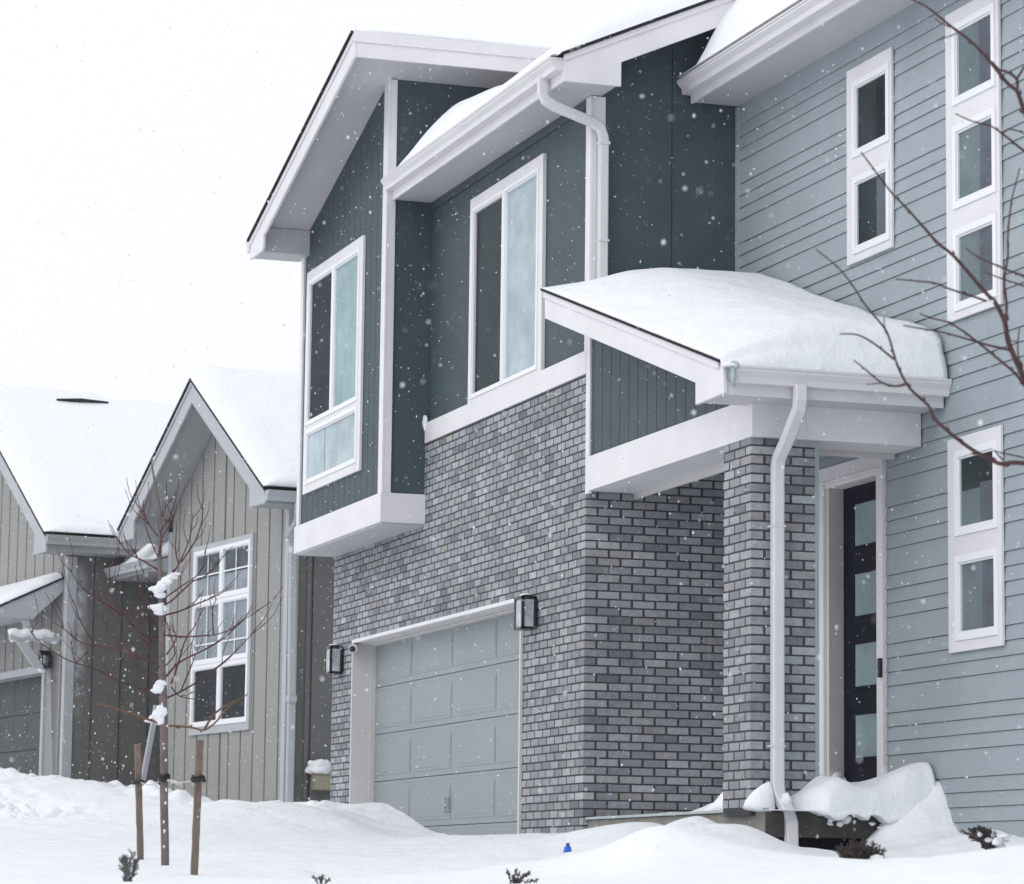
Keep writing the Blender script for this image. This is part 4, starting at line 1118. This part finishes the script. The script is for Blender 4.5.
for i, pxs in enumerate(BR):
    ds = rs.uniform(-.55, .35)
    length = len(pxs)
    limb(tw, loc(px_path(pxs, S, S+ds)), .0066 if length > 4 else .0048, .0020, 6, .006, i, buds=.09)
for i, pxs in enumerate(BR):
    path = smooth_path(loc(px_path(pxs, S, S+rs.uniform(-.4, .3))), 4); n = len(path)
    for k in range(int(1+len(pxs)*.5)):
        j = rs.randint(int(n*.35), n-2); d = (path[min(j+1, n-1)]-path[j-1]).normalized()
        sdv = Vector(CR)*rs.choice((-1, 1))*rs.uniform(.5, 1)+Vector((rs.uniform(-.4, .4), rs.uniform(-.4, .4), 0)); L = rs.uniform(.07, .22)
        e = path[j]+(d*.8+sdv*.35+Vector((0, 0, .55)))*L
        limb(tw, [path[j], path[j].lerp(e, .5)+(sdv*.12+Vector((0, 0, -.04)))*L, e], .0030, .0013, 5, .003, 200+i*7+k, buds=.07)
tw.build('branches', 'twig', sap, smooth=True)
tw = MB()
for i, pxs in enumerate([z2_([(530, 367), (480, 345), (380, 310), (260, 275), (235, 283), (180, 265), (150, 243)]), z2_([(530, 364), (640, 372), (700, 384), (750, 350), (800, 290), (885, 232)]),
                         z2_([(700, 384), (740, 320), (790, 280), (850, 250)])]):
    limb(tw, loc(px_path(pxs, S, S-.3)), .0085, .003, 6, .004, 40+i, buds=.07)
tw.build('lowest_branches', 'twigtan', sap, smooth=True)
b = MB()
def wedge(pts):
    for i, (px, py, w, h) in enumerate(pts):
        c = at(px, py, S-.02)-inv; k = S/FPX; b.blob(c, (w*k*.9, .035, h*k*1.15), 3, .12, px+i*.37)
wedge([(159, 688, 3.6, 4.6), (156, 691, 3.4, 2.2), (161, 683, 2.6, 3)])
wedge([(150, 721, 3, 1.6), (154, 719, 3.6, 3.4), (158, 716, 4, 6), (161, 711, 3, 6), (159, 721, 4.5, 3.5)])
wedge([(153, 607, 3, 2), (157, 608, 4, 3.4), (161, 608, 3.4, 4.6), (160, 613, 2.5, 2)])
wedge([(154, 589, 3, 2.4), (158, 590, 4, 4), (162, 586, 5, 5), (167, 581, 5, 4.4), (172, 577, 4, 2.6), (176, 574, 3, 1.3), (160, 595, 3, 3)])
for i in range(12):
    c = at(164.5+rs.uniform(-3, 3), 700+i*13+rs.uniform(-5, 5), S-.022)-inv; b.blob(c, (.003+.003*rs.random(), .006, .006+.010*rs.random()), 2, .5, i)
tag(b.build('lodged_snow', 'snow', sap, smooth=True), kind='stuff')

def stake(pts, s, label):
    p0 = at(*pts[0], s); t = empty('wooden_stake', tuple(p0)); tag(t, label, 'stake', 'wooden stakes holding the young tree')
    p1 = at(*pts[1], s)-p0; b = MB(); d = p1.normalized(); a = Vector((.0, 1, 0)).cross(d).normalized(); c = d.cross(a)
    n = 14; vs = []; fs = []
    for i in range(n+1):
        q = d*(p1.length*i/n)-d*.12*(1-i/n) + a*.003*math.sin(i*1.7)
        w = .0185*(1+.06*math.sin(i*2.3))
        for sx, sy in ((-1, -1), (1, -1), (1, 1), (-1, 1)): vs.append(q+a*sx*w+c*sy*w)
    for i in range(n):
        for j in range(4): fs.append((i*4+j, i*4+(j+1) % 4, (i+1)*4+(j+1) % 4, (i+1)*4+j))
    fs += [(3, 2, 1, 0), (n*4, n*4+1, n*4+2, n*4+3)]
    b.add(vs, fs).build('post', 'stake', t, bevel=.004)
    return t, p0
t1, q1 = stake([(140.5, 858), (137.5, 744)], 20.0, 'weathered wooden stake on the left of the young tree, leaning slightly left')
t2, q2 = stake([(194, 879), (200, 740)], 18.0, 'reddish wooden stake on the right of the young tree')
def ring(mb, c, r, rr, inv_): 
    pts = [Vector((math.cos(a)*r, math.sin(a)*r, .006*math.sin(3*a))) + c-inv_ for a in [i*math.pi/6 for i in range(13)]]; mb.tube(pts, rr, 6)
b = MB(); c = at(138.8, 782, 20.0); ring(b, c, .034, .009, q1); b.build('strap', 'strap', t1)
b = MB(); c = at(198.2, 780, 18.0); ring(b, c, .036, .010, q2); ring(b, c+Vector((0, 0, .018)), .034, .006, q2); b.build('strap', 'strap', t2)
b = MB(); c = at(164, 779, S); ring(b, c, .028, .014, inv); ring(b, c+Vector((0, 0, .02)), .029, .010, inv); b.build('trunk_tie', 'strap', sap)
tie = MB()
tie.tube(smooth_path([at(166, 780, S), at(175, 783, 18.7), at(185, 782, 18.4), at(197, 780, 18)]), .0035, 5); tie.tube(smooth_path([at(162, 780, S), at(150, 785, 19.5), at(140, 782, 20)]), .0035, 5)
tie.tube(smooth_path([at(168, 780, S), at(174, 781, 18.8), at(181, 785, 18.6)]), .012, 6, .5)
tag(tie.build('tie_strap', 'wire', smooth=True), 'pale strap tying the young tree to its two stakes', 'strap')

# right hand tree: trunk stands just outside the frame
S2 = 12.5
gb = at(1082, 880, S2); rb_ = Vector((gb.x, gb.y, gz(gb.x, gb.y)))
rt_ = empty('bare_tree', tuple(rb_)); tag(rt_, 'bare tree reaching brown budded branches across the siding from the right edge', 'tree')
inv2 = rb_
def loc2(path): return [p-inv2 for p in path]
b = MB(); 
limb(b, [Vector((0, 0, -.2))]+loc2([at(1080, 760, S2), at(1078, 620, S2), at(1074, 500, S2), at(1066, 420, S2), at(1060, 330, S2), at(1052, 220, S2), at(1040, 130, S2), at(1030, 60, S2), at(1026, -30, S2), at(1020, -120, S2)]), .035, .008, 12)
b.build('trunk', 'brownbark', rt_, smooth=True)
RB = [([(1068, 440), (1035, 402), (1020, 370), (1008, 342), (1004.5, 322), (996, 304), (988, 295), (972, 277), (953, 256), (937, 243), (923, 227), (906, 208), (890, 191), (870, 164), (861, 152)], .0125, .0026, 12.9),
      ([(986, 301), (965, 294), (947, 288), (935, 283), (917, 281), (896, 279)], .0052, .0026, 12.3),
      ([(1022, 382), (1012, 371), (993, 355), (975, 340), (960, 329), (947, 322), (929, 318), (920.5, 314)], .0058, .0026, 12.2),
      ([(1009, 350), (988, 345), (975, 341), (942, 332), (917, 328), (903, 325.6)], .0055, .0026, 12.2),
      ([(1004.5, 324), (1007, 306.5), (1004.5, 281), (1008, 258), (1008, 235), (1011, 205), (1014, 190), (1020, 168)], .0062, .0025, 12.8),
      ([(1050, 290), (1023.5, 276), (1013, 272), (995.5, 264.5), (980, 258), (966, 249)], .0062, .0022, 12.2),
      ([(1045, 292), (1023, 286), (1000.6, 278.5), (984, 272)], .005, .0022, 12.7),
      ([(1072, 480), (1045, 466), (1020, 463), (1010, 463), (1000.6, 464), (992.8, 461), (972.5, 450), (953.75, 436), (935.8, 419.7), (928.75, 405.6), (910, 387.7), (897.5, 365), (889.7, 340), (884, 328), (866, 306.5), (853, 286), (838, 267), (816, 249)], .0105, .0024, 13.0),
      ([(906, 384), (895, 386), (881, 381.6), (868, 371), (854, 360)], .0052, .0026, 12.3), ([(885, 383), (876, 384), (866, 385)], .003, .0018, 12.5),
      ([(896, 361), (876, 344.7), (858, 334.5), (840, 333.7)], .0048, .0026, 12.3), ([(886, 334), (884, 325), (883.6, 317)], .003, .002, 12.5),
      ([(1046, 150), (1032, 128), (1023, 108), (1017, 91.5), (1008, 84), (992, 64), (973, 43), (951, 26), (928.6, 8), (913, 0), (890, -14)], .0105, .0028, 12.8),
      ([(1017, 91), (1016, 79), (1006, 72), (999, 70), (992, 62)], .0065, .0045, 12.6), ([(1016, 80), (1024, 67), (1034, 50)], .0052, .0028, 12.5),
      ([(1052, 168), (1024, 151), (1006, 137), (989.6, 126), (973, 122), (955, 114)], .0058, .0024, 12.4), ([(1001, 134), (1009, 129), (1024, 133), (1040, 140)], .0038, .0026, 12.5),
      ([(1019, 362), (1018, 345), (1019.7, 327)], .0035, .0022, 12.5), ([(1018, 342), (1008, 340)], .003, .002, 12.5),
      ([(1040, 462), (1019, 457), (1006, 454), (993, 451)], .004, .0024, 12.4), ([(1003, 460), (998, 455), (994, 450)], .004, .002, 12.5),
      ([(950, 27), (938, 22), (936, 19)], .003, .0025, 12.8), ([(958, 33), (950, 36), (938, 40)], .003, .002, 12.8)]
b = MB()
for i, (pxs, r0, r1, se) in enumerate(RB):
    limb(b, loc2(px_path(pxs, S2, se)), r0, r1, 8, .0035, 70+i, buds=.075, rb=1.2)
b.build('branches', 'brownbark', rt_, smooth=True)

# ------------------------------------------------------------------ shrubs and stalks poking out of the snow
def shrub(name, px, py, s, h, spread, mm, label, n=9, upright=.6, seed=1, snow=0, lean=0):
    p = at(px, py, s); t = empty(name, tuple(p)); tag(t, label, 'shrub')
    rr = random.Random(seed); b = MB()
    for i in range(n):
        a = rr.uniform(0, 2*math.pi); u = rr.uniform(.25, 1)
        d = Vector((math.cos(a)*spread*u, math.sin(a)*spread*u, h*(upright+(1-upright)*rr.random())*(1-.3*u)))
        d += Vector((CR[0], CR[1], 0))*lean*h
        pts = [Vector((0, 0, -.06)), d*.5+Vector((0, 0, .05*h)), d]
        path = smooth_path(pts, 5); b.tube(path, [.0045-.003*k/(len(path)-1) for k in range(len(path))], 5)
        for k in range(3, len(path)):
            for sd in (-1, 1):
                q = path[k]; dd = (path[k]-path[k-1]).normalized(); sv = dd.cross(Vector((rr.uniform(-1, 1), rr.uniform(-1, 1), .3))).normalized()*sd
                L = h*.28*(1-.5*k/len(path))*rr.uniform(.6, 1.2); e = q+(sv+dd*.9)*L*.7
                b.tube([q, (q+e)/2+Vector((0, 0, .003)), e], [.0028, .0026, .0012], 4)
                for m2 in (.45, .75):
                    q2 = q.lerp(e, m2); e2 = q2+(dd+sv*-.3+Vector((0, 0, .2)))*L*.35
                    b.tube([q2, e2], [.0022, .0010], 4)
    b.build('twigs', mm, t)
    if snow:
        c = MB()
        for i in range(snow):
            a = rr.uniform(0, 2*math.pi); u = rr.random()**.5*spread; c.blob((math.cos(a)*u, math.sin(a)*u, h*rr.uniform(.15, .55)), (.02+.03*rr.random(), .02+.03*rr.random(), .012+.014*rr.random()), 1, .35, i)
        c.build('snow_clumps', 'snow', t, smooth=True)
    return t
shrub('evergreen_seedling', 128, 889, 15.0, .18, .055, 'greytwig', 'small upright frosted evergreen tip in the snow near the left stake', 7, .85, 3)
shrub('dead_weed', 321, 890, 14.6, .085, .05, 'evergreen', 'tiny brown sprig at the bottom edge left of the garage door', 4, .5, 5)
shrub('spreading_shrub', 513, 889, 14.6, .10, .11, 'evergreen', 'low spreading brown shrub tip at the bottom edge below the garage door', 9, .45, 8)
shrub('low_shrub', 860, 880, 17.0, .22, .115, 'evergreen', 'low brown evergreen shrub half buried below the porch slab', 90, .55, 11, snow=30)
shrub('leaning_shrub', 992, 850, 20.0, .17, .10, 'evergreen', 'brown evergreen shrub leaning left against the siding', 34, .5, 15, snow=26, lean=-.45)
for i, (x0, y0, x1, y1) in enumerate(((789, 874, 788.5, 866), (795, 874, 797, 858), (805, 875, 807, 856), (558, 874, 559.5, 864))):
    b = MB(); s_ = 18.0; p0 = at(x0, y0, s_); b.tube([Vector((0, 0, -.05)), (at(x1, y1, s_)-p0)*.5+Vector((.003, 0, 0)), at(x1, y1, s_)-p0], [.0022, .002, .001], 5)
    o = b.build('dry_stalk', 'brownbark'); o.location = p0
    tag(o, ['short dry stalk, leftmost of three below the porch downspout', 'middle dry stalk of three below the porch downspout', 'tallest dry stalk, rightmost of three below the porch downspout',
            'lone dry stalk below the blue marker'][i], 'stalk', 'dry stalks in the snow')
# blue marker
p = at(567.5, 857, 22.0); p = Vector((p.x, p.y, p.z))
t = empty('blue_marker', tuple(p), R_(-70)); tag(t, 'small blue marker with a black top standing in the snow below the garage corner', 'marker')
b = MB(); b.prism([(-.036, 0), (.034, 0), (.022, .065), (.008, .078), (-.012, .078), (-.022, .065)], 'y', -.014, .014); b.build('body', 'blue', t, bevel=.004)
b = MB(); b.tube([(-.002, 0, .078), (-.002, 0, .094)], .012, 10); b.build('knob', 'black', t)
b = MB(); b.box(-.02, .018, -.0165, -.0145, .020, .032); b.build('pale_mark', 'whiteplastic', t)

# ------------------------------------------------------------------ falling snow: small flakes spread through the air in front of the houses
rr = random.Random(99)
FL = MB()
octv = [(1,0,0),(-1,0,0),(0,1,0),(0,-1,0),(0,0,1),(0,0,-1)]
octf = [(0,2,4),(2,1,4),(1,3,4),(3,0,4),(2,0,5),(1,2,5),(3,1,5),(0,3,5)]
cnt = 0
fl_v = []; fl_f = []
while cnt < 44000:
    x = rr.uniform(-22, 20); y = rr.uniform(-9, 1.2); z = rr.uniform(-.4, 9)
    # keep to the open air in front of the walls and near the street
    yc = CAM[1]+(24.2-x)*.333
    if abs(y-yc) > 1.5+(24.2-x)*.22 or z > 1.5+(24.2-x)*.36: continue
    if x < .6 and y > -.6: continue
    if x > .6 and y > -.45 and x < 4: continue
    if y > 1.0 and x < 12: continue
    r = .0012+.0042*rr.random()**4.0
    if x > 17: r *= .6
    if x < 8 and rr.random() < .12: r *= 1.5
    st = (rr.uniform(.7, 1.3), rr.uniform(.7, 1.3), rr.uniform(.7, 1.8))
    n0 = len(fl_v); sh = rr.uniform(-.5, .5)
    for v in octv: fl_v.append((x+v[0]*r*st[0]+v[2]*r*sh, y+v[1]*r*st[1], z+v[2]*r*st[2]))
    fl_f += [tuple(i+n0 for i in f) for f in octf]
    cnt += 1
FL.add(fl_v, fl_f)
fm = bpy.data.materials.new('snowflake'); fm.use_nodes = True; M['snowflake'] = fm
nt = fm.node_tree; nt.nodes.clear(); o_ = nt.nodes.new("ShaderNodeOutputMaterial"); mx_ = nt.nodes.new("ShaderNodeMixShader"); mx_.inputs[0].default_value = .5
df = nt.nodes.new("ShaderNodeBsdfDiffuse"); df.inputs['Color'].default_value = (.95, .96, .98, 1); tl = nt.nodes.new("ShaderNodeBsdfTranslucent"); tl.inputs['Color'].default_value = (.95, .96, .98, 1)
nt.links.new(df.outputs[0], mx_.inputs[1]); nt.links.new(tl.outputs[0], mx_.inputs[2]); nt.links.new(mx_.outputs[0], o_.inputs['Surface'])
fo = FL.build('falling_snow', 'snowflake', smooth=True, recalc=False)
tag(fo, 'snowflakes falling through the air', 'snow', kind='stuff')

# ------------------------------------------------------------------ snowy air
hz = MB().box(-75, 40, -40, 45, -3.9, 22)
M['haze'] = bpy.data.materials.new('haze'); M['haze'].use_nodes = True
nt = M['haze'].node_tree; nt.nodes.clear(); o_ = nt.nodes.new("ShaderNodeOutputMaterial"); pv = nt.nodes.new("ShaderNodeVolumePrincipled")
pv.inputs['Color'].default_value = (0.93, 0.95, 1.0, 1); pv.inputs['Density'].default_value = 0.0006; pv.inputs['Anisotropy'].default_value = 0.2
nt.links.new(pv.outputs[0], o_.inputs['Volume'])
ho = hz.build('haze', 'haze'); tag(ho, 'thin snowy haze in the air', 'haze', kind='stuff')
